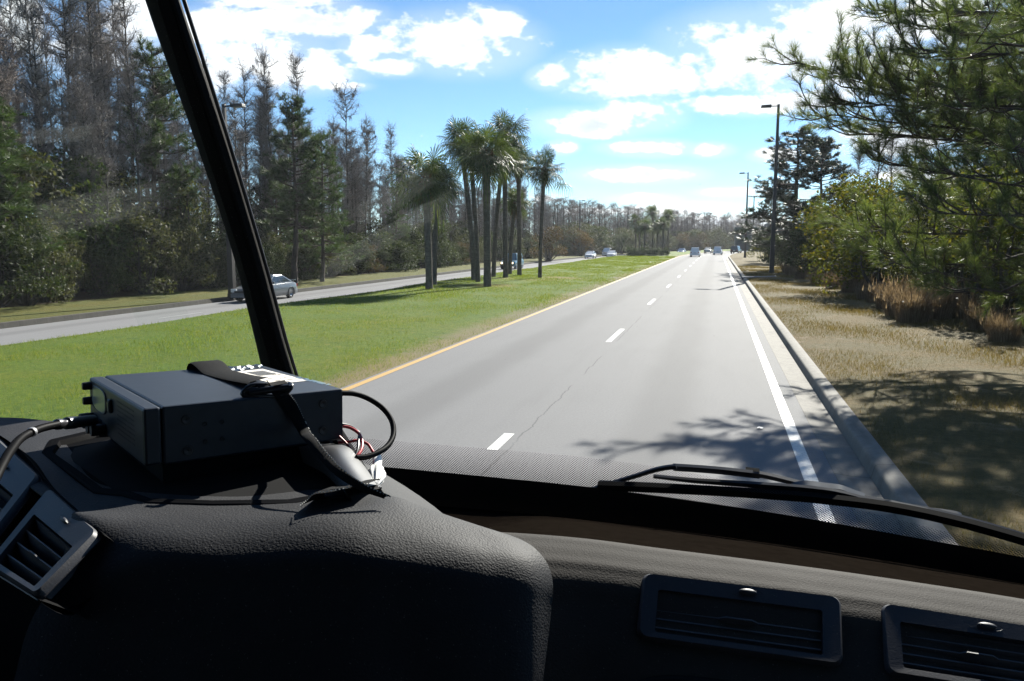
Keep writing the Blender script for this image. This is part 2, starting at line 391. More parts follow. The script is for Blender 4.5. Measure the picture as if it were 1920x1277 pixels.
# concrete gutter and kerb on the near side, kerb on the far side
def concrete(name, c):
    t = NT(name); uv = t.co('UV'); s = t.n('ShaderNodeSeparateXYZ'); t.l(uv, s.inputs[0])
    a = t.noise(uv, 6, 7, .7); f = t.noise(uv, 90, 2, .8); st = t.noise(t.scale(uv, (1.2, .25, 1)), 2.5, 5, .65)
    col = t.ramp(a, [(.3, tuple(x*.78 for x in c)), (.7, tuple(x*1.15 for x in c))])
    col = t.mix(t.math('MULTIPLY', t.step(st, .5, .72), .55), col, tuple(x*.42 for x in c))
    col = t.mix(.4, col, t.ramp(f, [(.3, (.7, .7, .7)), (.7, (1.2, 1.2, 1.2))]), 'MULTIPLY')
    j = t.math('ABSOLUTE', t.math('SUBTRACT', t.math('FRACT', t.math('DIVIDE', s.outputs[1], 3.05)), .5))
    col = t.mix(t.math('MULTIPLY', t.step(j, .4955, .498), .7), col, (.05, .048, .045))
    return t.done(t.pbr(col, .85, 0, .25, t.bump(t.math('ADD', a, f), .5, .006)))
m_conc = concrete('kerb_concrete', (.175, .165, .145))
sheet('gutter', [1.362, 1.55, 1.74], [.001, -.018, -.022], m_conc)
sheet('kerb', [1.742, 1.772, 1.782, 1.80, 1.97, 1.985, 1.99], [-.03, .10, .122, .134, .148, .142, .05], m_conc)
sheet('far_kerb', [-26.66, -26.62, -26.58, -26.45, -26.42], [-.60, -.52, -.51, -.52, -.75], concrete('old_kerb', (.075, .07, .06)))
# drain inlet: dark throat in the kerb with a concrete apron running back into the verge
t = thing('drain_inlet', 'concrete storm drain inlet let into the kerb by the nearest tall street lamp', 'drain', (1.9, 55.2, .14))
b = MB(); b.hexa([(-.18, -1.0, .0), (2.1, .3, .06), (2.1, 1.7, .06), (-.18, 1.5, .0)], [(-.18, -1.0, .03), (2.1, .3, .085), (2.1, 1.7, .085), (-.18, 1.5, .03)])
b.build('apron', concrete('drain_concrete', (.33, .33, .32)), t, bevel=.01)
b = MB(); b.box((-.165, -.8, -.14), (-.13, 1.2, -.02)); b.build('opening', simple('drain_dark', (.01, .01, .01), .9), t)
# ------------------------------------------------------------------ the vehicle round the camera
VO = np.array([.1, 0, 1.2])
van = thing('motorhome', 'dark cab of a motorhome with grey leather-grain dashboard, wiper and raked windscreen post', 'motorhome', VO)
def plastic(name, c, rough, grain=0.0, gs=560, spec=.5):
    t = NT(name); co = t.co()
    v = t.n('ShaderNodeTexVoronoi', feature='SMOOTH_F1'); t.l(co, v.inputs['Vector']); v.inputs['Scale'].default_value = gs
    nz = t.noise(co, gs*.8, 2, .6); big = t.noise(co, 9, 5, .6)
    col = t.ramp(big, [(.3, tuple(x*.85 for x in c)), (.7, tuple(x*1.15 for x in c))])
    dust = t.noise(co, 520, 1, .5)
    col = t.mix(t.math('MULTIPLY', t.step(dust, .70, .78), .35), col, (.20, .19, .17))
    rg = t.math('ADD', t.math('MULTIPLY', big, .14), rough-.07)
    h = t.math('ADD', v.outputs['Distance'], t.math('MULTIPLY', nz, .7))
    return t.done(t.pbr(col, rg, 0, spec, t.bump(h, grain, .0009) if grain else None))
m_dash = plastic('dash_leather_grain', (.018, .0185, .021), .66, .42, 560, .14)
m_dash2 = plastic('dash_grain_lower', (.036, .033, .030), .75, .35, 560, .06)
t = NT('shelf_cloth'); df = t.n('ShaderNodeBsdfDiffuse'); t.l(t.ramp(t.noise(t.co(), 60, 5), [(.3, (.0055, .0042, .0032)), (.7, (.008, .0062, .0048))]), df.inputs[0]); m_shelf = t.done(df.outputs[0])
t = NT('black_trim'); df = t.n('ShaderNodeBsdfDiffuse'); df.inputs[0].default_value = (.004, .004, .0045, 1); gl_ = t.n('ShaderNodeBsdfGlossy'); gl_.inputs[1].default_value = .5; mm = t.n('ShaderNodeMixShader'); mm.inputs[0].default_value = .012; t.l(df.outputs[0], mm.inputs[1]); t.l(gl_.outputs[0], mm.inputs[2]); m_black = t.done(mm.outputs[0])
m_bez = plastic('vent_plastic', (.030, .031, .038), .5, .08, 700, .35)
m_cab = simple('cab_lining', (.038, .034, .030), .9, 0, .1)
m_rub = simple('black_rubber', (.006, .006, .0065), .75, 0, .06)
def vb(mb, name, m, parent=None, smooth=True, **k): return mb.build(name, m, parent or van, smooth, off=VO, **k)
ZR = lambda px, py, z: Pz(px, py, EYE + z)
dn = lambda p, dy, dz: p + np.array([0, dy, dz])
# --- centre bulge of the dashboard: far -> crest -> roll -> front
def col_plateau(xs, ys, roll, low):
    return [ZR(x, y, -.25) for x, y in zip(xs, ys)] + [P(*q) for q in roll] + [P(*q) for q in low]
cols = []
cols.append([ZR(-260, 800, -.25), ZR(-120, 845, -.25), ZR(20, 890, -.26), ZR(84, 935, -.265), P(120, 990, .70), P(118, 1045, .675), P(95, 1100, .655), P(60, 1160, .64), P(20, 1300, .61), P(-30, 1460, .58)])
cols.append([ZR(20, 783, -.25), ZR(60, 842, -.25), ZR(98, 914, -.25), ZR(140, 952, -.25), P(184, 992, .684), P(176, 1040, .668), P(140, 1095, .652), P(105, 1150, .64), P(75, 1300, .61), P(30, 1460, .58)])
cols.append([ZR(150, 795, -.258), ZR(175, 850, -.258), ZR(200, 905, -.256), ZR(225, 950, -.25), P(250, 984, .692), P(248, 1022, .668), P(240, 1058, .654), P(225, 1110, .646), P(200, 1300, .618), P(180, 1460, .59)])
cols.append([ZR(420, 800, -.268), ZR(430, 850, -.268), ZR(440, 905, -.266), ZR(448, 955, -.25), P(450, 985, .692), P(450, 1018, .670), P(450, 1052, .656), P(450, 1100, .648), P(450, 1290, .620), P(450, 1460, .60)])
cols.append([ZR(600, 830, -.268), ZR(630, 865, -.268), ZR(650, 900, -.264), ZR(660, 942, -.249), P(665, 975, .699), P(668, 1012, .676), P(670, 1052, .661), P(672, 1100, .653), P(675, 1290, .625), P(675, 1460, .605)])
c = ZR(738, 932, -.252); cols.append([dn(c, .22, -.12), dn(c, .12, -.060), dn(c, .05, -.024), c, P(748, 978, .711), P(755, 1018, .685), P(758, 1056, .669), P(760, 1105, .660), P(762, 1290, .632), P(762, 1460, .61)])
c = ZR(790, 951, -.258); cols.append([dn(c, .20, -.13), dn(c, .10, -.058), dn(c, .04, -.02), c, P(806, 990, .713), P(815, 1025, .690), P(820, 1065, .674), P(822, 1110, .664), P(822, 1290, .634), P(820, 1460, .615)])
c = ZR(870, 977, -.268); cols.append([dn(c, .18, -.14), dn(c, .09, -.06), dn(c, .035, -.02), c, P(900, 1010, .719), P(912, 1042, .697), P(918, 1080, .682), P(918, 1120, .672), P(910, 1290, .64), P(905, 1460, .63)])
c = ZR(935, 997, -.278); cols.append([dn(c, .16, -.14), dn(c, .08, -.06), dn(c, .03, -.02), c, P(972, 1024, .727), P(992, 1054, .708), P(1000, 1090, .695), P(1000, 1130, .685), P(985, 1290, .652), P(970, 1460, .64)])
c = ZR(955, 1003, -.285); e = [dn(c, .15, -.14), dn(c, .08, -.06), dn(c, .03, -.02), c, P(1003, 1028, .740), P(1028, 1060, .727), P(1037, 1098, .715), P(1034, 1140, .706), P(1017, 1290, .674), P(1002, 1460, .65)]; cols.append(e)
b = MB(); b.grid(net(cols, 90, 90))
sidew = [[q + np.array([dx, dyy, dzz]) for q in e] for dx, dyy, dzz in ((0, 0, 0), (-.004, .010, -.004), (-.016, .04, -.02))]
b.grid(net(sidew, 6, 60))
dash = vb(b, 'dashboard', m_dash)
# --- passenger side of the dashboard
xs = [900, 960, 1080, 1240, 1400, 1560, 1720, 1880, 2050, 2250, 2500]; ycs = [1000, 1003, 1012.5, 1033, 1053, 1074, 1097, 1121.5, 1150, 1186, 1232]
def crest(x): return float(np.interp(x, xs, ycs)), float(np.interp(x, [900, 1920, 2500], [-.308, -.36, -.38]))
def rface(x, dy):
    """depth of the passenger face, dy pixels below the crest"""
    yc, z = crest(x); d0 = np.linalg.norm(ZR(x, yc, z) - [0, 0, EYE])/np.linalg.norm(ray(x, yc))
    return d0 + float(np.interp(dy, [0, 18, 42, 70, 190, 480], [0, -.020, -.042, -.058, -.101, -.185]))
cols = []
for x in xs:
    yc, z = crest(x); c = ZR(x, yc, z)
    cols.append([dn(c, .06, -.022), dn(c, .018, -.005), c] + [P(x, yc+dy, rface(x, dy)) for dy in (9, 18, 30, 42, 55, 70, 120, 190, 330, 480)])
b = MB(); b.grid(net(cols, 90, 80)); vb(b, 'dashboard_panel', m_dash2)
# --- windscreen: ruled surface over a curved foot line
foot_px = [(740, 930), (1070, 959), (1271, 981), (1480, 1007), (1686, 1036), (1920, 1082)]
fp = np.array([ZR(x, y, -.43) for x, y in foot_px]); FIT = np.polyfit(fp[:, 0], fp[:, 1], 2)
LEAN = np.array([0, -.45, .893])
def glass(X, t, out=0.0):
    p = np.array([X, np.polyval(FIT, X), EYE-.43]) + LEAN*t
    return p + np.array([0, .893, .45])*out
GX = np.linspace(-.84, 1.12, 99)
def bound(pts, X):
    """height on the glass at which a traced edge runs"""
    ts = np.linspace(0, .4, 401)
    q = np.array([proj(glass(X, t)) for t in ts]); yy = np.interp(q[:, 0], [p[0] for p in pts], [p[1] for p in pts])
    return float(ts[np.argmin(np.abs(q[:, 1]-yy))])
SOL = [(590, 872), (700, 878), (1070, 914), (1271, 940), (1495, 974), (1686, 1009), (1915, 1050), (2200, 1110)]
TOP = [(590, 812), (650, 819), (1070, 853), (1245, 875), (1500, 928), (1732, 985), (1915, 1031), (2200, 1095)]
ts_ = np.array([bound(SOL, x) for x in GX]); tt_ = np.array([bound(TOP, x) for x in GX])
k = np.ones(7)/7; sm = lambda a: np.convolve(np.pad(a, 3, mode='edge'), k, 'valid'); ts_, tt_ = sm(ts_), sm(tt_)
# clear pane above the printed border
t = NT('clear_glass'); tb = t.n('ShaderNodeBsdfTransparent'); tb.inputs[0].default_value = (.955, .975, .965, 1); m_glass = t.done(tb.outputs[0])
b = MB(); b.grid([[glass(x, tv, .0) for tv in np.linspace(tt_[i], 1.02, 12)] for i, x in enumerate(GX)])
ws = vb(b, 'windscreen', m_glass)
t = NT('frit_dots'); uv = t.co('UV'); s = t.n('ShaderNodeSeparateXYZ'); t.l(uv, s.inputs[0])
cell = .0030; u1 = t.math('DIVIDE', t.math('ADD', s.outputs[0], s.outputs[1]), cell*1.414); v1 = t.math('DIVIDE', t.math('SUBTRACT', s.outputs[0], s.outputs[1]), cell*1.414)
du = t.math('SUBTRACT', t.math('FRACT', u1), .5); dv = t.math('SUBTRACT', t.math('FRACT', v1), .5)
rr = t.math('SQRT', t.math('ADD', t.math('MULTIPLY', du, du), t.math('MULTIPLY', dv, dv)))
at = t.n('ShaderNodeAttribute', attribute_name='fade'); rad_ = t.math('ADD', .42, t.math('MULTIPLY', at.outputs['Fac'], -.20))
mk = t.math('LESS_THAN', rr, rad_); tr = t.n('ShaderNodeBsdfTransparent'); ink = t.pbr((.008, .008, .009), .5)
mm = t.n('ShaderNodeMixShader'); t.l(mk, mm.inputs[0]); t.l(tr.outputs[0], mm.inputs[1]); t.l(ink, mm.inputs[2]); m_frit = t.done(mm.outputs[0])
nr = 7; G = np.array([[glass(x, ts_[i] + (tt_[i]-ts_[i])*q, -.001) for q in np.linspace(0, 1, nr)] for i, x in enumerate(GX)])
arc = np.concatenate([[0], np.cumsum(np.linalg.norm(np.diff(G[:, 0], axis=0), axis=1))])
U = np.array([[(arc[i], (ts_[i] + (tt_[i]-ts_[i])*q)) for q in np.linspace(0, 1, nr)] for i in range(len(GX))]).reshape(-1, 2)
b = MB(); b.grid(G); fr = vb(b, 'frit_border', m_frit, ws, uv=U)
fa = fr.data.attributes.new('fade', 'FLOAT', 'POINT'); fa.data.foreach_set('value', np.tile(np.linspace(0, 1, nr)**1.5, len(GX)).astype(np.float32))
b = MB(); b.grid([[glass(x, tv, -.0015) for tv in np.linspace(-.10, ts_[i], 5)] for i, x in enumerate(GX)])
b.grid([[glass(x, tv, .006) for tv in np.linspace(-.10, ts_[i], 5)] for i, x in enumerate(GX)], flip=True)
vb(b, 'solid_border', simple('frit_solid', (.007, .007, .008), .45), ws)
# shelf between the dashboard crest and the glass
cols = []
for x in np.linspace(-.9, 1.0, 24):
    g = glass(x, -.012, -.004); pxx = proj(g)[0]; yc, z = crest(min(max(pxx, 900), 2500)); cr = dn(ZR(pxx, yc, z), .02, -.010)
    if pxx < 960: cr = np.array([x, g[1]-.24, EYE-.40])
    cols.append([g, g*.66+cr*.34 + np.array([0, 0, .006]), g*.33+cr*.67 + np.array([0, 0, .004]), cr])
b = MB(); b.grid(net(cols, 60, 16), flip=True); vb(b, 'defroster_shelf', m_shelf)
# smears on the glass, with the radio lid's reflection painted in as pale patches
t = NT('glass_smear_reflection'); uv = t.co('UV'); st = t.noise(t.scale(uv, (3, 40, 1)), 3, 6, .7); bl = t.noise(uv, 5, 3, .6)
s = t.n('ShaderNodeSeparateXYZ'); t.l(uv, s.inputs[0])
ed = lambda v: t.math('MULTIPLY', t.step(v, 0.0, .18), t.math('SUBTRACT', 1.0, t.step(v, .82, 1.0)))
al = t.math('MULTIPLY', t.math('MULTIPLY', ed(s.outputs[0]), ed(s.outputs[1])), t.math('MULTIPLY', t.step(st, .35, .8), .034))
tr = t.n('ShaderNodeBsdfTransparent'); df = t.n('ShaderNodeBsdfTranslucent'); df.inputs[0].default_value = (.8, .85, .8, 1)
mm = t.n('ShaderNodeMixShader'); t.l(al, mm.inputs[0]); t.l(tr.outputs[0], mm.inputs[1]); t.l(df.outputs[0], mm.inputs[2]); m_smear_refl = t.done(mm.outputs[0])
xt = [(x, tv) for x in np.linspace(-.84, 1.0, 93) for tv in np.linspace(-.02, 1.0, 103)]
PG = np.array([proj(glass(x, tv)) for x, tv in xt])
def onglass(px, py, out=0.0):
    """the point of the glass in the line of sight of a traced spot, refined once"""
    d2 = ((PG - (px, py))**2).sum(1); x, tv = xt[int(np.argmin(d2))]
    for _ in range(4):
        p0 = np.array(proj(glass(x, tv, out))); a = (np.array(proj(glass(x+.01, tv, out)))-p0)/.01; c = (np.array(proj(glass(x, tv+.01, out)))-p0)/.01
        s_ = np.linalg.solve(np.stack([a, c], 1), np.array([px, py])-p0); x += s_[0]; tv += s_[1]
    return glass(x, tv, out)
b = MB()
for k_ in range(46):
    c_ = onglass(rng.uniform(570, 1800), rng.uniform(20, 700), -.003); r_k = rng.uniform(.0004, .0011); a_ = np.linspace(0, 2*math.pi, 8)[:-1]; q_ = rng.uniform(.6, 1.6)
    b.poly([c_ + r_k*(np.cos(t_)*q_*np.array([1, 0, 0]) + math.sin(t_)*LEAN) for t_ in a_])
t = NT('dust'); tr = t.n('ShaderNodeBsdfTransparent'); df = t.n('ShaderNodeBsdfTranslucent'); df.inputs[0].default_value = (.6, .6, .58, 1); mm = t.n('ShaderNodeMixShader'); mm.inputs[0].default_value = .16; t.l(tr.outputs[0], mm.inputs[1]); t.l(df.outputs[0], mm.inputs[2])
vb(b, 'dust_specks', t.done(mm.outputs[0]), ws, smooth=False)['kind'] = 'stuff'
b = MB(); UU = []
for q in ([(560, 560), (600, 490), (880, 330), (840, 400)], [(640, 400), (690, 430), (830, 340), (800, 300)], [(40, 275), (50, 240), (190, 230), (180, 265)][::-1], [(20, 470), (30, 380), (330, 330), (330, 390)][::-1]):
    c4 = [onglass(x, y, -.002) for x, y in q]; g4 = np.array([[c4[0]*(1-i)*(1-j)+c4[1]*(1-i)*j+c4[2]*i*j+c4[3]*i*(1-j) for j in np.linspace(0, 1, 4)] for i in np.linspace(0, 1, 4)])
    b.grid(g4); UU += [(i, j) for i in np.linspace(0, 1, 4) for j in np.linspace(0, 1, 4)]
vb(b, 'smear_and_reflection', m_smear_refl, ws, uv=np.array(UU))
# --- raked post beside the driver: swept section
pL = [(258, -60, 1.24), (277, 0, 1.26), (360, 232, 1.37), (439, 465, 1.48), (488, 656, 1.58), (512, 760, 1.63), (535, 860, 1.68), (560, 985, 1.76)]
pR = [(322, -60, 1.24), (341, 0, 1.26), (424, 258, 1.37), (497, 500, 1.49), (540, 656, 1.57), (573, 760, 1.62), (605, 860, 1.67), (640, 985, 1.75)]
pL = [(x-7, y, d) for x, y, d in pL]; pR = [(x-8, y, d) for x, y, d in pR]
L = crspline([P(*q) for q in pL], 30); R = crspline([P(*q) for q in pR], 30); G = []
for a, c in zip(L, R):
    w = c-a; dpt = np.cross(w, LEAN); dpt /= np.linalg.norm(dpt); dpt = dpt if dpt[1] > 0 else -dpt
    prof = [(0, .010), (.03, .0), (.20, -.012), (.55, -.020), (.80, -.014), (.845, -.012), (.86, -.006), (.875, -.012), (.96, -.010), (1, -.002), (.99, .010), (.92, .02), (.2, .03), (0, .02), (0, .010)]
    G.append([a + w*s_ + dpt*h for s_, h in prof])
b = MB(); b.grid(G); vb(b, 'windscreen_post', plastic('post_trim', (.004, .0038, .0035), .8, .1, 500, .08), smooth='auto')
# thin seal strip along the post's inner edge
b = MB(); b.tube([c + np.array([.004, .012, 0]) for c in R], .0035, 6); vb(b, 'seal', simple('seal_rubber', (.03, .03, .035), .3), [o for o in S.objects if o.name == 'windscreen_post'][0])
# --- shell of the cab
Yl = -1.9
b = MB(); b.box((-1.08, Yl, 3.12), (1.28, .80, 3.18)); vb(b, 'roof', m_cab, smooth=False)
b = MB(); b.box((-1.08, Yl-.05, 1.2), (1.28, Yl, 3.12)); vb(b, 'rear_partition', m_cab, smooth=False)
b = MB(); b.box((-1.08, Yl, 1.14), (1.28, 1.55, 1.2)); vb(b, 'cab_floor', m_cab, smooth=False)
b = MB(); b.box((-1.08, Yl, 1.2), (-1.02, 1.52, 2.26)); b.box((-1.08, Yl, 2.26), (-1.02, -.25, 3.12)); b.box((-1.08, -.25, 3.04), (-1.02, .9, 3.12)); vb(b, 'driver_door', m_cab, smooth=False)
b = MB(); b.add([(-1.04, -.25, 2.26), (-1.04, 1.5, 2.26), (-1.04, .95, 3.04), (-1.04, -.25, 3.04)], [(0, 1, 2, 3)]); vb(b, 'side_window', m_glass, smooth=False)
b = MB(); b.box((1.22, Yl, 1.2), (1.28, 1.2, 2.1)); b.box((1.22, Yl, 2.1), (1.28, -.7, 3.12)); b.box((1.22, -.7, 3.02), (1.28, .8, 3.12)); vb(b, 'passenger_door', m_cab, smooth=False)
b = MB(); b.add([(1.24, -.7, 2.1), (1.24, 1.2, 2.1), (1.24, .8, 3.02), (1.24, -.7, 3.02)], [(0, 1, 2, 3)]); t = NT('fill_tint_glass'); tb = t.n('ShaderNodeBsdfTransparent'); tb.inputs[0].default_value = (.62, .63, .62, 1); vb(b, 'side_window', t.done(tb.outputs[0]), smooth=False)  # passenger window out of view, added and tinted to set fill on the dash
b = MB(); b.box((-1.02, 1.25, 1.2), (1.22, 1.3, 1.92)); vb(b, 'front_bulkhead', m_cab, smooth=False)
# --- air vents
def vent(TL, TR, BR, BL, nsl, vmode):
    TL, TR, BR, BL = map(np.asarray, (TL, TR, BR, BL)); nn = np.cross(TR-TL, BL-TL); nn /= np.linalg.norm(nn); nn = nn if nn@(np.array([0, 0, EYE])-TL) > 0 else -nn
    Wd, Hd = np.linalg.norm(TR-TL), np.linalg.norm(BL-TL)
    def q(u, v, h=0.0): return TL*(1-u)*(1-v)+TR*u*(1-v)+BR*u*v+BL*(1-u)*v + nn*h
    u0, u1, v0, v1 = vmode
    def ring(ua, ub, va, vb_, h, rr):
        pts = []
        for cu, cv_, a0 in ((ub, va, -90), (ub, vb_, 0), (ua, vb_, 90), (ua, va, 180)):
            su = -1 if cu == ub else 1; sv = 1 if cv_ == va else -1
            for a in np.linspace(a0, a0+90, 6): pts.append(q(cu + su*rr/Wd + rr/Wd*math.cos(rad(a)), cv_ + sv*rr/Hd + rr/Hd*math.sin(rad(a)), h))
        return pts + pts[:1]
    b = MB(); b.grid([ring(-.012, 1.012, -.02, 1.02, -.004, .010), ring(-.004, 1.004, -.008, 1.008, -.0035, .010), ring(0, 1, 0, 1, .001, .009), ring(.012, .988, .02, .98, .0035, .008), ring(u0, u1, v0, v1, .003, .0025), ring(u0, u1, v0, v1, -.016, .0025)])
    f = vb(b, 'air_vent', m_bez, smooth='auto')
    b = MB(); b.poly([q(u0, v0, -.015), q(u1, v0, -.015), q(u1, v1, -.015), q(u0, v1, -.015)]); vb(b, 'recess', simple('vent_dark', (.004, .004, .004), .9), f, smooth=False)
    for i in range(nsl):
        v = v0 + (v1-v0)*(i+.12)/nsl; dv = .010/Hd
        b = MB(); th = .0016/Hd
        tabu = [u0+.004, u0+(u1-u0)*.38, u0+(u1-u0)*.42, u0+(u1-u0)*.58, u0+(u1-u0)*.62, u1-.004]; hh = [0, 0, .004, .004, 0, 0] if i == nsl//2 else [0]*6
        top = [[q(u, v, -.0015+h), q(u, v+th, -.001+h), q(u, v+dv*1.15, -.014), q(u, v+dv*1.15-th, -.0145), q(u, v, -.0015+h)] for u, h in zip(tabu, hh)]
        b.grid(top); vb(b, 'slat', m_bez, f, smooth='auto')
    uc, vc = (u0+u1)/2 + (.03 if nsl > 4 else .06), v0*.5
    b = MB(); a = np.linspace(0, 2*math.pi, 25); ov = lambda k_, h: [q(uc + .0125*k_/Wd*1.25*math.cos(t_), vc + .0048*k_/Hd*math.sin(t_), h) for t_ in a]
    b.grid([ov(1, .0036), ov(.9, .0028), ov(.6, .0012), ov(.02, .0008)]); vb(b, 'wheel_dimple', simple('dimple_dark', (.010, .010, .012), .5), f)
    b = MB(); ov2 = lambda k_, h: [q(uc + .0015/Wd + .0085*k_/Wd*math.cos(t_), vc + .0003/Hd + .0030*k_/Hd*math.sin(t_), h) for t_ in a]
    b.grid([ov2(1, .001), ov2(1, .0055), ov2(.8, .0068), ov2(.02, .0070)]); vb(b, 'thumb_wheel', m_bez, f)
    return f
def rp(x, y): return P(x, y, rface(x, y-crest(x)[0]) - .003)
vent(rp(1205, 1075), rp(1576, 1121), rp(1580, 1250), rp(1194, 1196), 5, (.085, .905, .25, .90))
vent(rp(1651, 1132), rp(2022, 1190), rp(2030, 1322), rp(1662, 1264), 5, (.09, .905, .25, .90))
# driver-side panel carrying the two vents that face the wheel
top = [(-120, 782, 1.06), (-10, 812, .975), (34, 842, .90), (97, 913, .792), (184, 992, .684), (196, 1004, .672)]
bot = [(-260, 950, .86), (-150, 995, .80), (-95, 1020, .765), (-25, 1065, .70), (62, 1116, .624), (75, 1128, .612)]
cols = []
for a, c in zip(top, bot):
    A, C = P(*a), P(*c); n_ = np.array([-.35, -.35, .5]); n_ /= np.linalg.norm(n_)
    cols.append([A + np.array([.03, .015, -.03]), A + n_*.002, A*.97+C*.03 - n_*.026, A*.5+C*.5 - n_*.028, A*.03+C*.97 - n_*.026, C + n_*.002, C + np.array([.02, .03, -.03]), C + np.array([.02, .04, -.14]), C + np.array([.01, .02, -.32]), C + np.array([.01, .0, -.7])])
b = MB(); b.grid(net(cols, 40, 40)); vb(b, 'vent_panel', m_black)
def lp(u, v, lift=.010):
    A = crspline([P(*q) for q in top], 101); C = crspline([P(*q) for q in bot], 101); i = int(round(u*100)); n_ = np.array([-.35, -.35, .5]); n_ /= np.linalg.norm(n_)
    return A[i]*(1-v)+C[i]*v + n_*lift
vent(lp(.61, .02, .002), lp(.95, .02, .002), lp(.95, .98, .002), lp(.61, .98, .002), 4, (.10, .90, .33, .93))
vent(lp(.21, .02, .002), lp(.55, .02, .002), lp(.55, .98, .002), lp(.21, .98, .002), 4, (.10, .90, .33, .93))
# rounded lip of the glove box under the first vent
b = MB(); cc = [[P(x, y+dy, rface(x, min(y+dy-crest(x)[0], 479)) - dd) for dy, dd in ((14, -.004), (5, -.002), (0, .001), (4, .003), (18, .004), (60, .002), (140, -.004))] for x, y in ((1165, 1308), (1178, 1290), (1200, 1275), (1235, 1267), (1290, 1267), (1400, 1281), (1550, 1294), (1700, 1316), (1900, 1345))]
b.grid(net(cc, 60, 24)); vb(b, 'glove_box', m_black)
# --- wiper lying across the foot of the glass
wip = bpy.data.objects.new('wiper', None); link(wip, van); KIDS.setdefault(van.name, []).append(wip)
def gl(pts, o): return [onglass(x, y, o if isinstance(o, float) else o[i]) for i, (x, y) in enumerate(pts)]
m_wm = simple('wiper_metal', (.022, .025, .032), .32, .3)
def ribbon(pts, wd, out, th, name, m, n=40):
    C = crspline(gl(pts, out), n); w = np.interp(np.linspace(0, 1, n), np.linspace(0, 1, len(wd)), wd) if isinstance(wd, list) else np.full(n, wd)
    T = np.gradient(C, axis=0); T /= np.linalg.norm(T, axis=1)[:, None]; Nn = np.array([0, .893, .45]); G = []
    for c_, t_, ww in zip(C, T, w):
        s_ = np.cross(t_, Nn); s_ /= np.linalg.norm(s_)
        G.append([c_-s_*ww/2-Nn*th/2, c_-s_*ww/2+Nn*th/2, c_+s_*ww/2+Nn*th/2, c_+s_*ww/2-Nn*th/2, c_-s_*ww/2-Nn*th/2])
    b = MB(); b.grid(G); b.poly(G[0][:4]); b.poly(G[-1][:4][::-1]); return vb(b, name, m, wip, smooth='auto')
ribbon([(1106, 918), (1180, 896), (1256, 876), (1268, 875)], [.004, .006, .007, .007], .022, .004, 'tip_link', m_wm)
ribbon([(1262, 876), (1310, 879), (1358, 883), (1402, 888), (1412, 889)], .010, .034, .006, 'arm_sleeve', m_wm)
ribbon([(1356, 884), (1420, 889), (1480, 902), (1530, 915)], [.008, .008, .007, .007], .040, .006, 'wiper_arm', m_wm)
ribbon([(1398, 885), (1424, 888)], .013, .044, .008, 'arm_clip', m_rub, 6)
ribbon([(1484, 911), (1510, 911), (1545, 917), (1575, 921), (1600, 927), (1622, 931)], [.003, .012, .016, .016, .010, .003], .032, .010, 'bridge_plate', simple('bridge_paint', (.06, .072, .09), .4, .3))
ribbon([(1600, 930), (1690, 948), (1740, 958), (1840, 982), (1960, 1018)], [.006, .007, .009, .007, .006], .030, .006, 'arm_tail', m_wm)
ribbon([(1648, 944), (1670, 945), (1700, 950), (1740, 957)], [.003, .009, .006, .003], .026, .006, 'yoke', simple('yoke_paint', (.03, .035, .042), .4))
ribbon([(1738, 957), (1765, 963), (1795, 968), (1802, 970)], [.004, .011, .010, .008], .034, .008, 'tail_yoke', simple('yoke_paint_b', (.03, .035, .042), .4))
ribbon([(1225, 893), (1300, 901), (1400, 908), (1500, 916), (1560, 922), (1640, 940)], [.004, .006, .008, .010, .008, .004], .020, .005, 'spring_bar', m_wm)
ribbon([(1122, 911), (1250, 916), (1400, 924), (1550, 936), (1680, 953), (1800, 979), (1960, 1024)], .012, .0075, .009, 'wiper_blade', m_rub, 70)
ribbon([(1124, 904), (1250, 910), (1400, 919), (1550, 930), (1680, 947), (1800, 972), (1960, 1018)], .004, .016, .005, 'spine', simple('spine_steel', (.05, .055, .06), .3, .5), 70)
for x, y, o in ((1552, 917, .040), (1664, 946, .032), (1784, 966, .040)):
    c = onglass(x, y, o); b = MB(); b.lathe([(.0005, .0045), (.003, .004), (.0042, .002), (.0042, -.004)], (0, .893, .45), c, 12); b.lathe([(.0005, -.0045), (.003, -.004), (.0042, -.002), (.0042, .004)], (0, .893, .45), c, 12); vb(b, 'rivet', m_wm, wip)
# ------------------------------------------------------------------ the radio on the dashboard
ZT = EYE-.17
from mathutils import Euler
ctr = np.array([-.5996, .8231, EYE-.1737]); RL, RW, RH = .2231, .2625, .063; reul = (-.0104, .0283, .9381)
RM = np.array(Euler(reul).to_matrix()); e1, e2 = RM[:, 0], RM[:, 1]
A_, B_, C_, D_ = [ctr + RM@np.array(q) for q in ((-RL/2, RW/2, 0), (-RL/2, -RW/2, 0), (RL/2, -RW/2, 0), (RL/2, RW/2, 0))]
radio = thing('radio_transceiver', 'black two way radio with small knobs and a paper sticker sitting on the dashboard', 'radio', ctr-RM[:, 2]*RH)
radio.rotation_euler = reul
toL = lambda p: (np.asarray(p)-ctr)@RM + [0, 0, RH]        # world -> radio axes
def onface(px, py, axis, val):
    """line of sight met with a plane of the radio, in radio axes"""
    o = toL([0, 0, EYE]); d = ray(px, py)@RM; k_ = (val-o[axis])/d[axis]; return o + d*k_
m_case = simple('radio_paint', (.020, .027, .038), .40, .35, .5, .10, 60, .05)
m_face = simple('radio_face', (.014, .014, .016), .5)
x0, x1, y0, y1 = -RL/2, RL/2, -RW/2, RW/2
b = MB(); b.box((x0+.018, y0, .001), (x1, y1, RH)); b.build('case', m_case, radio, bevel=.0025)
b = MB(); b.box((x0, y0+.001, .002), (x0+.0175, y1-.001, RH-.0006)); fp_ = b.build('front_panel', simple('radio_panel_paint', (.026, .032, .042), .42, .4), radio, bevel=.003)
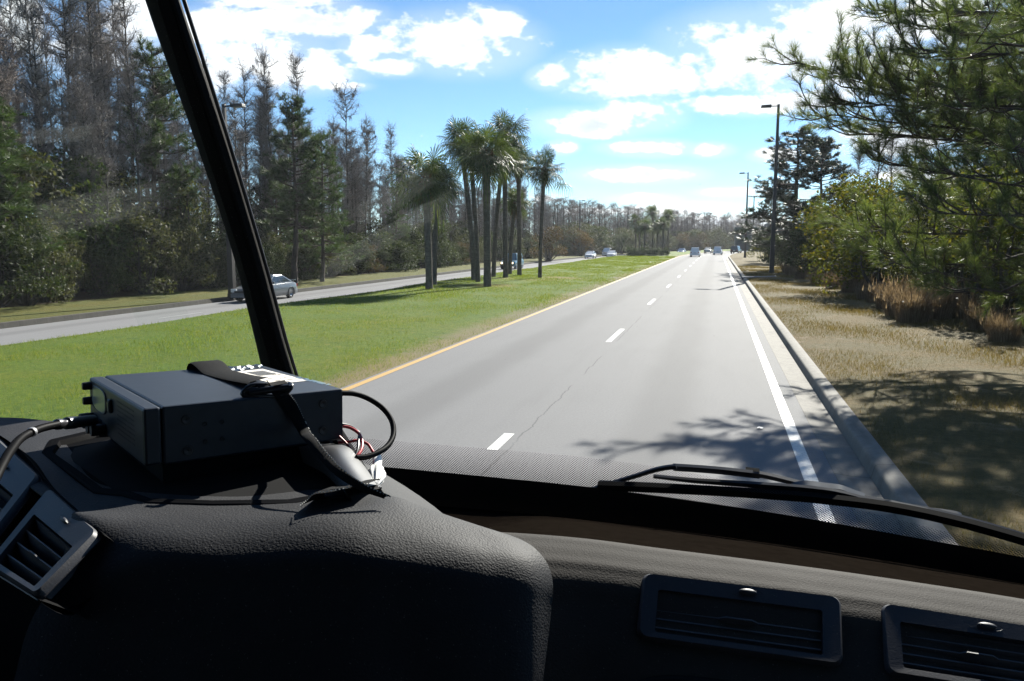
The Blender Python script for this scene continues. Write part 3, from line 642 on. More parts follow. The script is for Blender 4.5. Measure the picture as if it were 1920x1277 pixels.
# front panel details (it faces the driver)
def fpt(px, py): return onface(px, py, 0, x0)
c0, c1 = fpt(179, 727), fpt(222, 775)
b = MB(); cy, cz = .072, .042; a = np.linspace(0, 2*math.pi, 29); se = lambda k_, xx: [(xx, cy + .038*k_*np.sign(math.cos(t_))*abs(math.cos(t_))**.6, cz + .0155*k_*np.sign(math.sin(t_))*abs(math.sin(t_))**.6) for t_ in a]
b.grid([se(1, x0), se(1, x0-.0012), se(.95, x0-.0018), se(.93, x0-.0010)], flip=True); b.build('display_frame', m_face, radio, smooth='auto')
b = MB(); b.poly(se(.93, x0-.0012)[:-1][::-1]); b.build('display', simple('display_glass', (.23, .23, .20), .25), radio)
for z_ in (.053, .034):
    b = MB(); b.lathe([(.0005, .010), (.0042, .010), (.005, .0085), (.0054, .0)], (-1, 0, 0), (x0, y1-.012, z_), 16); b.build('knob', m_face, radio, smooth='auto')
b = MB(); b.box((x0-.004, .004, .036), (x0, .014, .052)); kb = b.build('rocker_button', m_face, radio, bevel=.0015)
b = MB(); b.box((x0-.0052, .0055, .0385), (x0-.0041, .008, .0495)); b.build('edge_highlight', simple('button_glint', (.45, .45, .45), .3, .8), kb)  # bright glint on the button's edge, built in as a pale strip
b = MB()
for i in range(8):
    for j in range(15): b.lathe([(.0002, .0004), (.0011, .0003)], (-1, 0, 0), (x0, -.02 - j*.0052, .054 - i*.0052), 6)
b.build('speaker_grille', simple('grille_black', (.003, .003, .003), .9), radio)
for i, (y_, z_, r_k) in enumerate(((.112, .013, .007), (.094, .012, .0085), (.070, .010, .0085), (.046, .010, .007))):
    b = MB(); b.lathe([(.0005, .016), (r_k*.9, .016), (r_k, .013), (r_k, 0)], (-1, 0, 0), (x0, y_, z_), 16); b.build('jack', m_face, radio, smooth='auto')
# screws and threaded holes on the near side
for px, py, rr_ in ((349, 787, .0045), (352, 845, .0045), (605, 757, .0045), (605, 807, .0045)):
    q = onface(px, py, 1, y0); b = MB(); b.lathe([(.0004, .0004), (rr_*.5, .0010), (rr_, .0012), (rr_*1.15, .0002), (rr_*1.4, .0003)], (0, -1, 0), q, 16); b.build('screw', m_face, radio, smooth='auto')
for px, py in ((384, 795), (416, 791), (385, 828), (417, 823)):
    q = onface(px, py, 1, y0); b = MB(); b.lathe([(.0003, .0001), (.0017, .0002), (.0022, .0007), (.0026, .0002)], (0, -1, 0), q, 12); b.build('threaded_hole', simple('hole_black', (.004, .004, .004), .6), radio)
# paper sticker, printed line and paint marks on the lid
def top_(px, py, h): return onface(px, py, 2, RH + h)
m_paper = simple('paper', (.62, .58, .52), .8, var=.08); m_ink = simple('print_ink', (.10, .10, .10), .8)
b = MB(); b.poly([top_(432, 698, .0004), top_(492, 691.5, .0004), top_(578, 713.5, .0004), top_(516, 720, .0004)][::-1]); st_ = b.build('paper_sticker', m_paper, radio)
b = MB()
def par(cnr, u, v): a_, b_, c_, d_ = [np.array(q, float) for q in cnr]; return a_*(1-u)*(1-v)+b_*u*(1-v)+c_*u*v+d_*(1-u)*v
cn = [(432, 698), (492, 691.5), (578, 713.5), (516, 720)]
def rect(b, u0, u1, v0, v1, h=.0008): b.poly([top_(*par(cn, u, v), h) for u, v in ((u0, v0), (u1, v0), (u1, v1), (u0, v1))][::-1])
for i in range(22):
    u = .36 + i*.0235; rect(b, u, u + (.014 if i % 3 else .019), .10, .40)
for r0, r1, v_ in ((.70, .95, .30), (.70, .92, .36), (.70, .97, .42), (.10, .26, .12), (.10, .24, .20), (.14, .30, .55), (.30, .46, .62), (.58, .80, .66), (.20, .44, .78), (.62, .90, .80)):
    n_ = 9
    for i in range(n_):
        if random.random() < .8: rect(b, r0+(r1-r0)*i/n_, r0+(r1-r0)*(i+.75)/n_, v_, v_+.03)
b.build('printed_lines', m_ink, st_)
b = MB(); wh = [[(418, 690.5), (426, 688), (434, 689), (438, 692), (431, 694), (424, 693)], [(444, 690), (452, 687.5), (458, 689), (455, 692.5), (449, 694.5), (445, 692), (451, 690)], [(452, 691), (459, 691.5)], [(462, 687), (470, 685.8), (474, 688), (468, 691), (464, 689), (471, 687)], [(478, 684.6), (487, 685.5), (492, 688)], [(484, 688.2), (490, 685)]]
for s_ in wh:
    w_ = np.array([top_(*q, .0004) for q in crspline(np.array(s_), 22)]); b.tube(w_*[1, 1, 0] + [0, 0, RH+.0001], .0017, 4)
b.build('paint_marks', simple('white_marker', (.55, .58, .60), .6), radio)
b = MB()
for r in range(3):
    for i in range(24):
        if random.random() < .78:
            a_ = np.array([563, 706.0])*(1-i/24)+np.array([622, 720.5])*(i/24) + np.array([-6.5, 1.0])*r*.62 + [-2, 1.0]
            b.poly([top_(*(a_ + q), .0006) for q in np.array([(0, 0), (1.7, .40), (4.6, .0), (2.9, -.40)])][::-1])
b.build('printed_text', simple('pale_blue_print', (.14, .24, .33), .5), radio)

# tray and mat under the radio: part of the van
tray_px = [(77, 848), (92, 824), (170, 806), (420, 790), (640, 800), (690, 880), (712, 914), (640, 932), (560, 946), (400, 948), (275, 944), (228, 927), (176, 922), (150, 902), (110, 872)]
def plate(pts, zlo, zhi, inset=0):
    c = np.mean(pts, 0); q = np.array([Pz(x, y, zhi) for x, y in pts]); m = q.mean(0); return q, m
q = np.array([Pz(x, y, EYE-.250) for x, y in tray_px]); m_ = q.mean(0)
ring = lambda k_, dz: [p_ + (m_-p_)*k_*np.array([1, 1, 0]) + np.array([0, 0, dz]) for p_ in list(q)+[q[0]]]
b = MB(); b.grid([ring(-.01, -.016), ring(0, -.001), ring(.02, .001), ring(.045, .001), ring(.055, .0016), ring(.085, .0016), ring(.10, -.005), ring(.98, -.006)], flip=True)
tray = vb(b, 'dash_tray', m_black, smooth='auto')
b = MB(); b.poly([p_ + (m_-p_)*.2*np.array([1, 1, 0]) + np.array([0, 0, -.0045]) for p_ in q][::-1]); vb(b, 'rubber_mat', m_rub, tray, smooth=False)
b = MB(); b.box((-RL/2+.02, -RW/2+.012, -.020), (RL/2-.012, RW/2-.012, -.0005), RM, ctr - RM[:, 2]*RH); vb(b, 'mount_block', m_rub, tray, smooth=False)
# curved fin that closes the tray behind the radio
e = crspline(np.array([P(606, 836, .93), P(650, 838, .935), P(675, 862, .90), P(698, 892, .855), P(712, 913, .82)]), 30)
f = crspline(np.array([P(560, 838, .89), P(600, 850, .84), P(622, 872, .80), P(640, 898, .77), P(655, 922, .745)]), 30)
b = MB(); b.grid([[x_ + np.array([0, .03, -.03]), x_, x_*.75+y_*.25 + np.array([.004, 0, .004]), x_*.5+y_*.5 + np.array([.003, 0, .003]), y_, y_ - np.array([0, -.02, .05])] for x_, y_ in zip(e, f)], flip=True)
vb(b, 'fin', simple('fin_plastic', (.028, .028, .030), .42), tray)
b = MB(); b.hexa([P(660, 914, .79), P(716, 917, .805), P(712, 909, .83), P(664, 908, .82)], [P(660, 911, .788), P(716, 913.5, .803), P(712, 906, .828), P(664, 905, .818)]); vb(b, 'tray_lip', simple('lip_plastic', (.03, .03, .033), .4), tray, smooth=False)

# webbing strap over the lid, buckle, and the tail down to the dashboard
strap = thing('webbing_strap', 'black woven strap buckled over the lid of the radio with its loose tail hanging down', 'strap', ctr, 0)
t = NT('webbing'); co = t.co('UV'); wv = t.n('ShaderNodeTexChecker'); t.l(co, wv.inputs[0]); wv.inputs[3].default_value = 1.0
wv.inputs[1].default_value = (.003, .003, .003, 1); wv.inputs[2].default_value = (.012, .012, .013, 1); m_web = t.done(t.pbr(wv.outputs[0], .85, 0, .08, t.bump(wv.outputs[1], .6, .001)))
w0 = [top_(*q, 0) for q in ((350, 692), (408, 686), (505, 719.5), (466, 731))]
toW = lambda p: RM@(np.asarray(p) - [0, 0, RH]) + ctr
def band(L, R, name, parent, th=.0016):
    L, R = np.array(L), np.array(R); G = []; U = []; ln = np.concatenate([[0], np.cumsum(np.linalg.norm(np.diff(L, axis=0), axis=1))])
    for l, r, s_ in zip(L, R, ln):
        n_ = np.array([0, 0, th]); mid = (l+r)/2
        G.append([l, l*.9+r*.1+n_, mid+n_, l*.1+r*.9+n_, r]); U += [(s_/.0016, v/.0016) for v in (0, .004, .02, .036, .04)]
    b = MB(); b.grid(G, flip=True); b.grid(np.array(G) - [0, 0, .0004]); return b.build(name, m_web, parent, off=ctr, uv=np.array(U+U), smooth=True)
Lp = [toW(w0[0] + [0, 0, -.03]), toW(w0[0] + [0, .0015, -.002]), toW(w0[0] + [0, 0, .001]), toW((w0[0]*2+w0[3])/3 + [0, 0, .0012]), toW((w0[0]+w0[3]*2)/3 + [0, 0, .003]), toW(w0[3] + [0, 0, .007])]
Rp = [toW(w0[1] + [0, 0, -.03]), toW(w0[1] + [0, .0015, -.002]), toW(w0[1] + [0, 0, .001]), toW((w0[1]*2+w0[2])/3 + [0, 0, .0012]), toW((w0[1]+w0[2]*2)/3 + [0, 0, .003]), toW(w0[2] + [0, 0, .007])]
band(crspline(np.array(Lp), 40), crspline(np.array(Rp), 40), 'webbing', strap)
# the tail: right edge with pale stitching
dB = np.linalg.norm(B_-[0, 0, EYE])/np.linalg.norm(ray(268, 765)); dC = np.linalg.norm(C_-[0, 0, EYE])/np.linalg.norm(ray(642, 727)); dep = lambda x: float(np.interp(x, [268, 642], [dB, dC]))
er = [(538, 733, dep(540)-.006), (556, 756, dep(556)-.008), (570, 785, dep(565)-.010), (592, 822, .80), (618, 855, .772), (650, 886, .746), (690, 912, .735), (733, 932, .735)]
el = [(470, 738, dep(462)-.006), (500, 770, dep(500)-.009), (525, 805, dep(525)-.012), (552, 840, .79), (580, 872, .765), (612, 903, .743), (655, 927, .731), (705, 938, .732)]
TR_ = crspline(np.array([P(*q) for q in er]), 60); TL_ = crspline(np.array([P(*q) for q in el]), 60); band(TL_*.45 + TR_*.55, TR_, 'strap_tail', strap)
def stitches(pts, n, name, rr_=.0006):
    C = crspline(np.array([P(*q) for q in pts]), n*2); b = MB()
    for i in range(0, len(C)-1, 2): b.tube([C[i], C[i+1]*.75+C[i]*.25], rr_, 4)
    b.build(name, simple('pale_thread_'+name, (.42, .42, .40), .7), strap, off=ctr)
stitches([(x, y, d-.002) for x, y, d in er], 52, 'edge_stitching')
stitches([(563, 948, .712), (575, 938, .712), (587, 926, .715), (610, 922, .72), (640, 917, .728), (668, 909, .74), (690, 907, .75)], 24, 'fold_stitching')
# flap of webbing lying on the dash whose edge carries the fold stitching
cf = crspline(np.array([P(*q) for q in ((563, 948, .714), (575, 938, .714), (587, 926, .717), (610, 922, .722), (640, 917, .73), (668, 909, .742), (690, 907, .752))]), 30)
band(cf + [0, 0, -.001], cf + np.array([-.01, .05, -.012]), 'strap_flap', strap)
# buckle: rounded ring with a bar
def wd_(px, py, h): return toW(top_(px, py, h))
bc = [wd_(455, 738, .004), wd_(462, 729, .009), wd_(520, 722, .010), wd_(541, 720, .010), wd_(545, 727, .008), wd_(538, 735, .003), wd_(480, 742, .001)]
b = MB(); b.tube(crspline(np.array(bc + bc[:2]), 48), .0030, 8); b.tube([(bc[0]+bc[6])/2 + [0, 0, .002], (bc[4]+bc[5])/2 + [0, 0, .003]], .0042, 8); b.tube([bc[1]*.6+bc[0]*.4, bc[4]], .0035, 8)
b.build('buckle', simple('buckle_plastic', (.016, .017, .02), .3), strap, smooth=True, off=ctr)
b = MB(); fl = crspline(np.array([wd_(484, 727.5, .012), wd_(500, 725, .0135), wd_(518, 722, .013), wd_(538, 718.5, .0125)]), 12); b.grid([fl, fl + RM@np.array([0, .006, .003]), fl + RM@np.array([0, .010, .0])]); b.tube([fl[5], fl[5] + RM@np.array([-.002, .006, .006])], .0007, 4)
b.build('frayed_end', m_web, strap, off=ctr, uv=np.random.rand(b.n, 2)*10)

# cables
def cable(name, pts, r, m, parent, n=50, k=10): b = MB(); b.tube(crspline(np.array([P(*q) for q in pts]), n), r, k); return b.build(name, m, parent, smooth=True, off=parent.location)
m_cab_blk = m_black
dA = np.linalg.norm(A_-[0, 0, EYE])/np.linalg.norm(ray(165, 710))
mic = thing('microphone_cable', 'black cable with metal screw plug running from the radio front over the vents', 'cable', P(120, 795, .9))
cable('cable', [(108, 796, .86), (78, 803, .83), (45, 818, .79), (20, 845, .74), (4, 872, .70), (-15, 910, .66), (-40, 960, .62)], .0042, m_cab_blk, mic)
pl0, pl1 = P(106, 796, .862), P(176, 788, .925); ax = pl1-pl0; ln = np.linalg.norm(ax)
b = MB(); b.lathe([(.0042, -.002), (.0060, .0), (.0062, .006), (.0046, .010), (.0046, .014), (.0070, .016), (.0072, .030), (.0066, .034), (.0066, ln*.8), (.006, ln)], ax, pl0, 18); b.build('screw_plug', simple('plug_metal', (.10, .10, .11), .28, .8), mic, smooth='auto', off=mic.location)
b = MB(); b.lathe([(.0046, 0), (.0050, .001), (.0050, .004), (.0046, .005)], P(60, 810, .807)-P(68, 806, .816), P(62, 809, .809), 14); b.build('clip_ring', simple('clip_grey', (.25, .25, .26), .4, .3), mic, smooth=True, off=mic.location)
pw = thing('power_cable', 'thick black cable looping out from behind the radio over the windscreen border', 'cable', P(690, 800, .95))
cable('cable', [(636, 737, .935), (662, 738, .95), (690, 747, .965), (716, 764, .97), (733, 786, .96), (738, 808, .945), (730, 832, .92), (708, 849, .895), (685, 857, .88), (668, 858, .872)], .0034, m_cab_blk, pw)
wi = thing('fused_wires', 'red and black twin wires ending in a white plastic fuse holder beside the radio', 'wires', P(690, 850, .93))
m_red = simple('wire_red', (.42, .03, .04), .35); m_blk = simple('wire_black', (.02, .02, .02), .35)
cable('red_wire', [(634, 798, .94), (656, 802, .945), (672, 812, .94), (679, 830, .925), (676, 846, .91), (668, 857, .90), (660, 866, .895)], .0019, m_red, wi)
cable('black_wire', [(634, 794, .94), (658, 800, .948), (670, 808, .945), (672, 828, .925), (670, 845, .91), (665, 858, .90)], .0018, m_blk, wi)
cable('red_wire', [(634, 830, .93), (655, 828, .935), (672, 826, .94), (688, 832, .94), (698, 845, .93), (706, 860, .915)], .0018, m_red, wi)
cable('red_wire', [(636, 818, .93), (650, 832, .925), (664, 850, .91), (676, 863, .89)], .0014, m_red, wi)
h0, h1 = P(708, 860, .912), P(703, 908, .84); ax = h1-h0; ln = np.linalg.norm(ax)
b = MB(); b.lathe([(.0020, -.004), (.0052, -.002), (.0054, 0), (.0056, ln*.42), (.0060, ln*.48)], ax, h0, 20); b.build('fuse_sleeve', simple('white_plastic', (.72, .72, .72), .35, var=.05), wi, smooth='auto', off=wi.location)
b = MB(); G = []
for r_k, hh in ((.0060, .46), (.0088, .52), (.0102, .62), (.0102, .74), (.0080, .84), (.0055, .95), (.003, 1.02)):
    axn = ax/ln; xx = np.cross([0, 0, 1.0], axn); xx /= np.linalg.norm(xx); yy = np.cross(axn, xx)
    G.append([h0 + axn*ln*hh + (r_k*(1+.09*math.cos(9*a_)))*(math.cos(a_)*xx+math.sin(a_)*yy) for a_ in np.linspace(0, 2*math.pi, 55)])
b.grid(G); b.build('fluted_cap', simple('white_cap', (.70, .69, .66), .35, var=.05), wi, smooth=True, off=wi.location)
# ------------------------------------------------------------------ street lamps
m_bronze = simple('lamp_bronze', (.030, .026, .023), .55, .2)
def lamp(label, x, y, z, h, side, grp='bronze street lamps along the roads'):
    t = thing('street_lamp', label, 'street lamp', (x + float(off(y)), y, z), 0, grp)
    b = MB(); b.hexa([(-.17, -.17, -.2), (.17, -.17, -.2), (.17, .17, -.2), (-.17, .17, -.2)], [(-.09, -.09, h), (.09, -.09, h), (.09, .09, h), (-.09, .09, h)]); b.build('post', m_bronze, t, bevel=.012)
    b = MB(); b.hexa([(-.20, -.20, -.2), (.20, -.20, -.2), (.20, .20, -.2), (-.20, .20, -.2)], [(-.19, -.19, .18), (.19, -.19, .18), (.19, .19, .18), (-.19, .19, .18)]); b.build('base', m_bronze, t, bevel=.01)
    b = MB(); s = -side; b.tube([(0, 0, h-.12), (s*.55, 0, h-.10)], .045, 8); b.build('arm', m_bronze, t)
    b = MB(); b.hexa([(s*.5, -.2, h-.20), (s*1.25, -.2, h-.20), (s*1.25, .2, h-.20), (s*.5, .2, h-.20)], [(s*.5, -.19, h-.0), (s*1.22, -.17, h-.03), (s*1.22, .17, h-.03), (s*.5, .19, h-.0)]); hd = b.build('lamp_head', m_bronze, t, bevel=.02)
    b = MB(); b.box((min(s*.6, s*1.15), -.15, h-.206), (max(s*.6, s*1.15), .15, h-.2005)); b.build('lens', simple('lamp_lens', (.35, .35, .33), .3), hd)
    return t
lamp('nearest tall bronze street lamp standing in the verge beside the drain inlet', 4.1, 62.9, .17, 12.55, 1)
lamp('second tall bronze street lamp along the kerb, beyond the nearest one', 4.05, 121, .17, 12.4, 1)
lamp('third and thinnest looking street lamp along the kerb, before the green building', 3.6, 183, .17, 12.4, 1)
lamp('dark street lamp across the far carriageway, mostly hidden behind the windscreen post', *(Pz(436, 556, -.5)[:2]), -.5, 10.5, -1)
lamp('street lamp across the far carriageway, clear of the palms', -32.2, 172, -.5, 12.0, -1)
lamp('small far street lamp beyond the clipped hedge', -26, 300, -.4, 12.0, -1)
t = thing('utility_pole', 'distant pole with a short crossarm above the far trees', 'pole', (5 + float(off(330)), 330, 0)); b = MB(); b.tube([(0, 0, -.3), (0, 0, 12.2)], [.18, .12], 8); b.build('post', m_bronze, t); b = MB(); b.box((-1.2, -.06, 11.4), (1.2, .06, 11.55)); b.build('crossarm', m_bronze, t)

# ------------------------------------------------------------------ palms
m_palm = leafmat('palm_leaf', [(.026, .042, .011), (.042, .066, .016), (.066, .092, .024), (.10, .115, .04)], .5, .32, (1.3, 1.35, .45), .4)
t = NT('palm_trunk'); co = t.co(); n_ = t.noise(t.scale(co, (1, 1, .35)), 9, 6, .7); rg = t.noise(t.scale(co, (.3, .3, 6)), 3, 3)
col = t.ramp(n_, [(.3, (.075, .060, .045)), (.55, (.13, .11, .088)), (.75, (.20, .178, .145))]); col = t.mix(t.math('MULTIPLY', t.step(rg, .5, .62), .4), col, (.04, .033, .027))
m_ptr = t.done(t.pbr(col, .9, 0, .2, t.bump(t.math('ADD', n_, rg), .8, .03)))
m_boot = leafmat('palm_boots', [(.08, .042, .02), (.13, .07, .034), (.18, .11, .06)], .8, .25, (1.1, 1, .8), .2)
def fan_frond(b, org, az, el, pet, R, droop, roll, n=30):
    d = np.array([math.cos(az)*math.cos(el), math.sin(az)*math.cos(el), math.sin(el)]); s = np.array([-math.sin(az), math.cos(az), 0]); u = np.cross(s, d)
    s = s*math.cos(roll)+u*math.sin(roll); u = np.cross(s, d)
    mid = org + d*pet*.55 + np.array([0, 0, .05*pet]); hub = org + d*pet + np.array([0, 0, -.10*pet*droop])
    b.tube(crspline(np.array([org, mid, hub]), 5), [.022, .016, .014, .012, .010], 3, False)
    A, B, C, D, E = [], [], [], [], []
    for k_ in range(n):
        a = rad(-148 + 296*k_/(n-1) + rng.uniform(-3, 3)); r = R*(.72+.28*math.cos(a*.55))*rng.uniform(.88, 1.06)
        base = hub + d*(.18*R)*(1-abs(a)/2.6)
        ldir = d*math.cos(a) + s*math.sin(a) + u*(.25*abs(math.sin(a))*(1 if k_ % 2 else .4) - .05); ldir /= np.linalg.norm(ldir)
        p1 = base + ldir*r*.55; p2 = base + ldir*r*.85 + np.array([0, 0, -.16*r*droop]); p3 = base + ldir*r + np.array([0, 0, -.62*r*droop*rng.uniform(.4, 1.5)])
        w = np.cross(ldir, u + .35*(1 if k_ % 2 else -1)*s); w /= np.linalg.norm(w); wd = .030*R/1.1
        b.quads([base-w*.006], [base+w*.006], [p1+w*wd], [p1-w*wd]); b.quads([p1-w*wd], [p1+w*wd], [p2+w*wd*.7], [p2-w*wd*.7]); b.tris(np.array([p2-w*wd*.7]), np.array([p2+w*wd*.7]), np.array([p3]))
def palm_crown(nf, R, low):
    b = MB()
    for k_ in range(nf):
        f = k_/nf; az = k_*2.39996 + rng.uniform(-.2, .2); el = rad(74 - (74+low)*f**.8 + rng.uniform(-14, 14))
        fan_frond(b, np.array([math.cos(az)*.10, math.sin(az)*.10, .10-.35*f]), az, el, rng.uniform(.5, 1.0)*R*.85, R*rng.uniform(.62, 1.05), .35+.85*f, rng.uniform(-.5, .5))
    return b
def boots(r0, h, n):
    b = MB()
    for k_ in range(n):
        az = k_*2.4; z = -h*k_/n; r = r0*(1+.35*math.sin(math.pi*min(1, k_/n*1.1)))
        o = np.array([math.cos(az)*r*.8, math.sin(az)*r*.8, z]); e = np.array([math.cos(az)*(r+.16), math.sin(az)*(r+.16), z+rng.uniform(.05, .22)])
        b.tube([o, (o+e)/2 + [0, 0, -.03], e], [.055, .045, .028], 4)
        for _ in range(5):
            q = o + rng.normal(0, .05, 3); b.strips(np.array([q]), np.array([q + [math.cos(az)*.15, math.sin(az)*.15, -rng.uniform(.1, .35)]]), .02)
    for k_ in range(6): fan_frond(b, np.array([0, 0, -.1]), k_*1.05 + rng.uniform(-.3, .3), rad(-62 - rng.uniform(0, 22)), rng.uniform(.3, .55), .55, 1.2, rng.uniform(-.6, .6), 16)
    return b
crowns = [palm_crown(36, 1.12, 52), palm_crown(40, 1.2, 62), palm_crown(32, 1.08, 45)]
cm = []; PG_ = 'sabal palms planted in the near clump on the median'
def palm(label, px, py, cpx, cpy, tr, var, sc, grp, sk=.6, z=.04, back=0.0):
    p = Pz(px, py, z); d = (p-[0, 0, EYE])@f_; q = P(cpx, cpy, d + back); h = q[2]-z; lean = q-p
    t = thing('palm_tree', label, 'palm tree', p, 0, grp)
    path = crspline(np.array([[0, 0, -.15], [lean[0]*.2, lean[1]*.2, h*.33], [lean[0]*.62, lean[1]*.62, h*.7], [lean[0], lean[1], h]]), 26)
    b = MB(); rr_ = tr*(1.0 + .22*np.exp(-np.linspace(0, 1, 26)*14) + rng.uniform(-.045, .045, 26)); b.tube(path, rr_, 12); b.build('trunk', m_ptr, t, smooth=True)
    if var not in [v for v, _ in cm]:
        o = crowns[var].build('crown', m_palm, t); bo = boots(.17, .9, 46).build('boots', m_boot, t); cm.append((var, (o, bo)))
    else:
        src = dict(cm)[var]
        for s_ in src: k_ = s_.copy(); link(k_, t); KIDS.setdefault(t.name, []).append(k_); 
    o, bo = KIDS[t.name][-2:]
    a = rng.uniform(0, 6.28)
    o.location = (lean[0], lean[1], h); o.rotation_euler = (0, 0, a); o.scale = (sc,)*3
    bo.location = (lean[0], lean[1], h-.15); bo.rotation_euler = (0, 0, a); k_ = tr/.17*1.0; bo.scale = (k_, k_, sk)
    return t
palm('short leaning palm at the near end of the clump, its crown lowest and widest', 805, 543.5, 798, 326, .18, 1, 1.02, PG_, 1.3)
palm('palm with the dark trunk just behind the short leaning palm', 814, 534, 822, 334, .145, 0, .85, PG_, .8)
palm('palm with slim trunk standing behind the thickest trunk, crown spreading toward the woods', 889, 524.5, 864, 262, .16, 2, .98, PG_, .9)
palm('palm whose trunk rises side by side with a slimmer one, crown below the tallest', 896.5, 528.5, 882, 280, .145, 0, .85, PG_, 1.0)
palm('thickest trunked palm in front of the clump with a full green crown', 914, 537.5, 912, 278, .205, 1, 1.02, PG_, 1.2)
palm('tallest palm of the clump, its crown topping all others', 925, 518.8, 948, 246, .155, 0, 1.05, PG_, .9)
palm('palm with straight grey trunk in front of the dark oncoming pickup', 948, 520.5, 946, 296, .175, 2, .95, PG_, .7)
palm('shortest palm tucked behind the straight grey trunk', 955.5, 514.5, 966, 376, .16, 2, .75, PG_, 1.0)
palm('palm with a bulging collar of brown boots below its crown', 974, 517, 972, 298, .16, 0, .9, PG_, 1.5)
p9 = palm('slim palm standing alone at the far end of the clump with one frond hanging off', 1012, 521.5, 1021, 312, .13, 2, .88, PG_, 1.1)
ca = KIDS[p9.name][-2]; b = MB(); fan_frond(b, np.array([0, 0, -.9]), 0.25, rad(-8), 1.15, .85, 1.3, .3); b.build('hanging_frond', m_palm, p9).location = ca.location
G2 = 'palms in the far clump behind the clipped hedge'
for i, (px, cy, dd, sc) in enumerate(((1192, 412, 150, .85), (1199, 424, 148, .75), (1224, 397, 152, .95), (1208, 421, 145, .95), (1232, 420, 150, .95), (1252, 403, 152, .9), (1243, 418, 146, .8))):
    d = dd; q = P(px, 480, d); x_, y_ = q[0], q[1]; z_ = -.05; pp = proj([x_, y_, z_])
    palm(['broad palm at the woods end of the far clump', 'low palm beside the broad one in the far clump', 'tallest palm of the far clump behind the hedge', 'low palm with ragged crown in the middle of the far clump', 'slim low palm between the two tallest of the far clump', 'lone tall palm at the road end of the far clump', 'smallest crowned palm next to the lone tall one in the far clump'][i], pp[0], pp[1], px + rng.uniform(-2, 2), cy, .17, i % 3, sc, G2, .8, z_)

# ------------------------------------------------------------------ foliage helpers
def leaves(b, C, n, size, flat=.0):
    """leaf shaped quads round the centres C (k,4): x, y, z, radius"""
    C = np.asarray(C); w = C[:, 3]**2; i = rng.choice(len(C), n, p=w/w.sum())
    v = rng.normal(size=(n, 3)); v /= np.linalg.norm(v, axis=1)[:, None]; r = rng.uniform(.35, 1.0, n)**.45
    p = C[i, :3] + v*(r*C[i, 3])[:, None]*np.array([1, 1, .8])
    a = rng.normal(size=(n, 3)) + v*.5 + np.array([0, 0, -.2]); a /= np.linalg.norm(a, axis=1)[:, None]
    c = np.cross(a, rng.normal(size=(n, 3))); c /= np.linalg.norm(c, axis=1)[:, None]
    s = (size*rng.uniform(.6, 1.4, n))[:, None]
    b.quads(p, p + a*s*.5 + c*s*.24, p + a*s, p + a*s*.5 - c*s*.24)
def bush_mesh(h, w, ncl, nl, size, mleaf, mstem, name_l='foliage', low=.05):
    """a bush of clumps on several stems; returns (stems, foliage) builders"""
    st = MB(); C = []
    for k_ in range(ncl):
        a = rng.uniform(0, 6.28); r = w*math.sqrt(rng.uniform(0, 1)); z = h*rng.uniform(low, 1)**.8; r *= (1-.55*(z/h)**2)
        C.append((r*math.cos(a), r*math.sin(a), z, rng.uniform(.10, .24)*h*.8))
    C = np.array(C)
    for k_ in rng.choice(ncl, min(ncl, 16), replace=False):
        e = C[k_, :3]; st.tube(crspline(np.array([[e[0]*.1, e[1]*.1, -.15], e*[.45, .45, .4] + rng.normal(0, .06*h, 3)*[1, 1, .3], e]), 7), np.linspace(.018*h, .004*h, 7), 5, False)
    n_t = 60; i = rng.integers(0, ncl, n_t); p = C[i, :3]; q = p + rng.normal(0, 1, (n_t, 3))*C[i, 3][:, None]*1.0
    st.strips(p, q, .012*h/2)
    fo = MB(); leaves(fo, C, nl, size); return st, fo
m_bark = simple('bark_grey', (.058, .05, .043), .9, var=.35, sc=6, bump=.4); m_barkd = simple('bark_dark', (.045, .036, .03), .9, var=.35, sc=6, bump=.4)
m_lf = [leafmat('leaf_dark', [(.018, .030, .010), (.032, .046, .017), (.05, .064, .027), (.075, .084, .042)], .6, .3, spec=.18),
        leafmat('leaf_olive', [(.032, .038, .018), (.054, .058, .028), (.08, .08, .044), (.115, .108, .07)], .65, .28, spec=.18),
        leafmat('leaf_yellow', [(.045, .06, .012), (.08, .09, .016), (.105, .10, .02), (.16, .12, .02)], .65, .4, spec=.08),
        leafmat('leaf_rust', [(.05, .03, .014), (.09, .05, .02), (.13, .07, .025), (.08, .075, .03)], .7, .3, spec=.15)]
m_twig = simple('twig_grey', (.20, .175, .16), .9, var=.3, sc=3); m_twigb = simple('twig_brown', (.21, .165, .14), .9, var=.3, sc=3)
BUSH = []
def bush_proto(name, kind, h, w, ncl, nl, size, mat_, stem=m_barkd):
    t = bpy.data.objects.new(name, None); st, fo = bush_mesh(h, w, ncl, nl, size, mat_, stem)
    a = st.build('stems', stem, None); c = fo.build('foliage', mat_, None)
    for o in (a, c): COL.objects.unlink(o)
    return dict(name=name, kids=(a, c))
def place(proto, loc, rz, sc, label, cat, group):
    t = thing(proto['name'], label, cat, loc, rz, group); t.scale = sc if isinstance(sc, tuple) else (sc,)*3
    for k_ in proto['kids']:
        c = k_.copy(); link(c, t)
    return t
B_dark = [bush_proto('understory_bush', 0, 4, 1.9, 46, 6500, .15, m_lf[0]) for _ in range(3)]
B_olive = [bush_proto('understory_bush', 1, 4, 1.8, 40, 5000, .14, m_lf[1]) for _ in range(3)]
B_yel = [bush_proto('yellow_shrub', 2, 3.2, 1.7, 40, 5200, .11, m_lf[2], m_bark) for _ in range(2)]
B_rust = [bush_proto('rust_shrub', 3, 3.5, 1.7, 36, 3800, .13, m_lf[3], m_bark) for _ in range(2)]
B_small = [bush_proto('low_bush', 1, 1.2, .8, 20, 1800, .07, m_lf[i]) for i in (1, 0)]
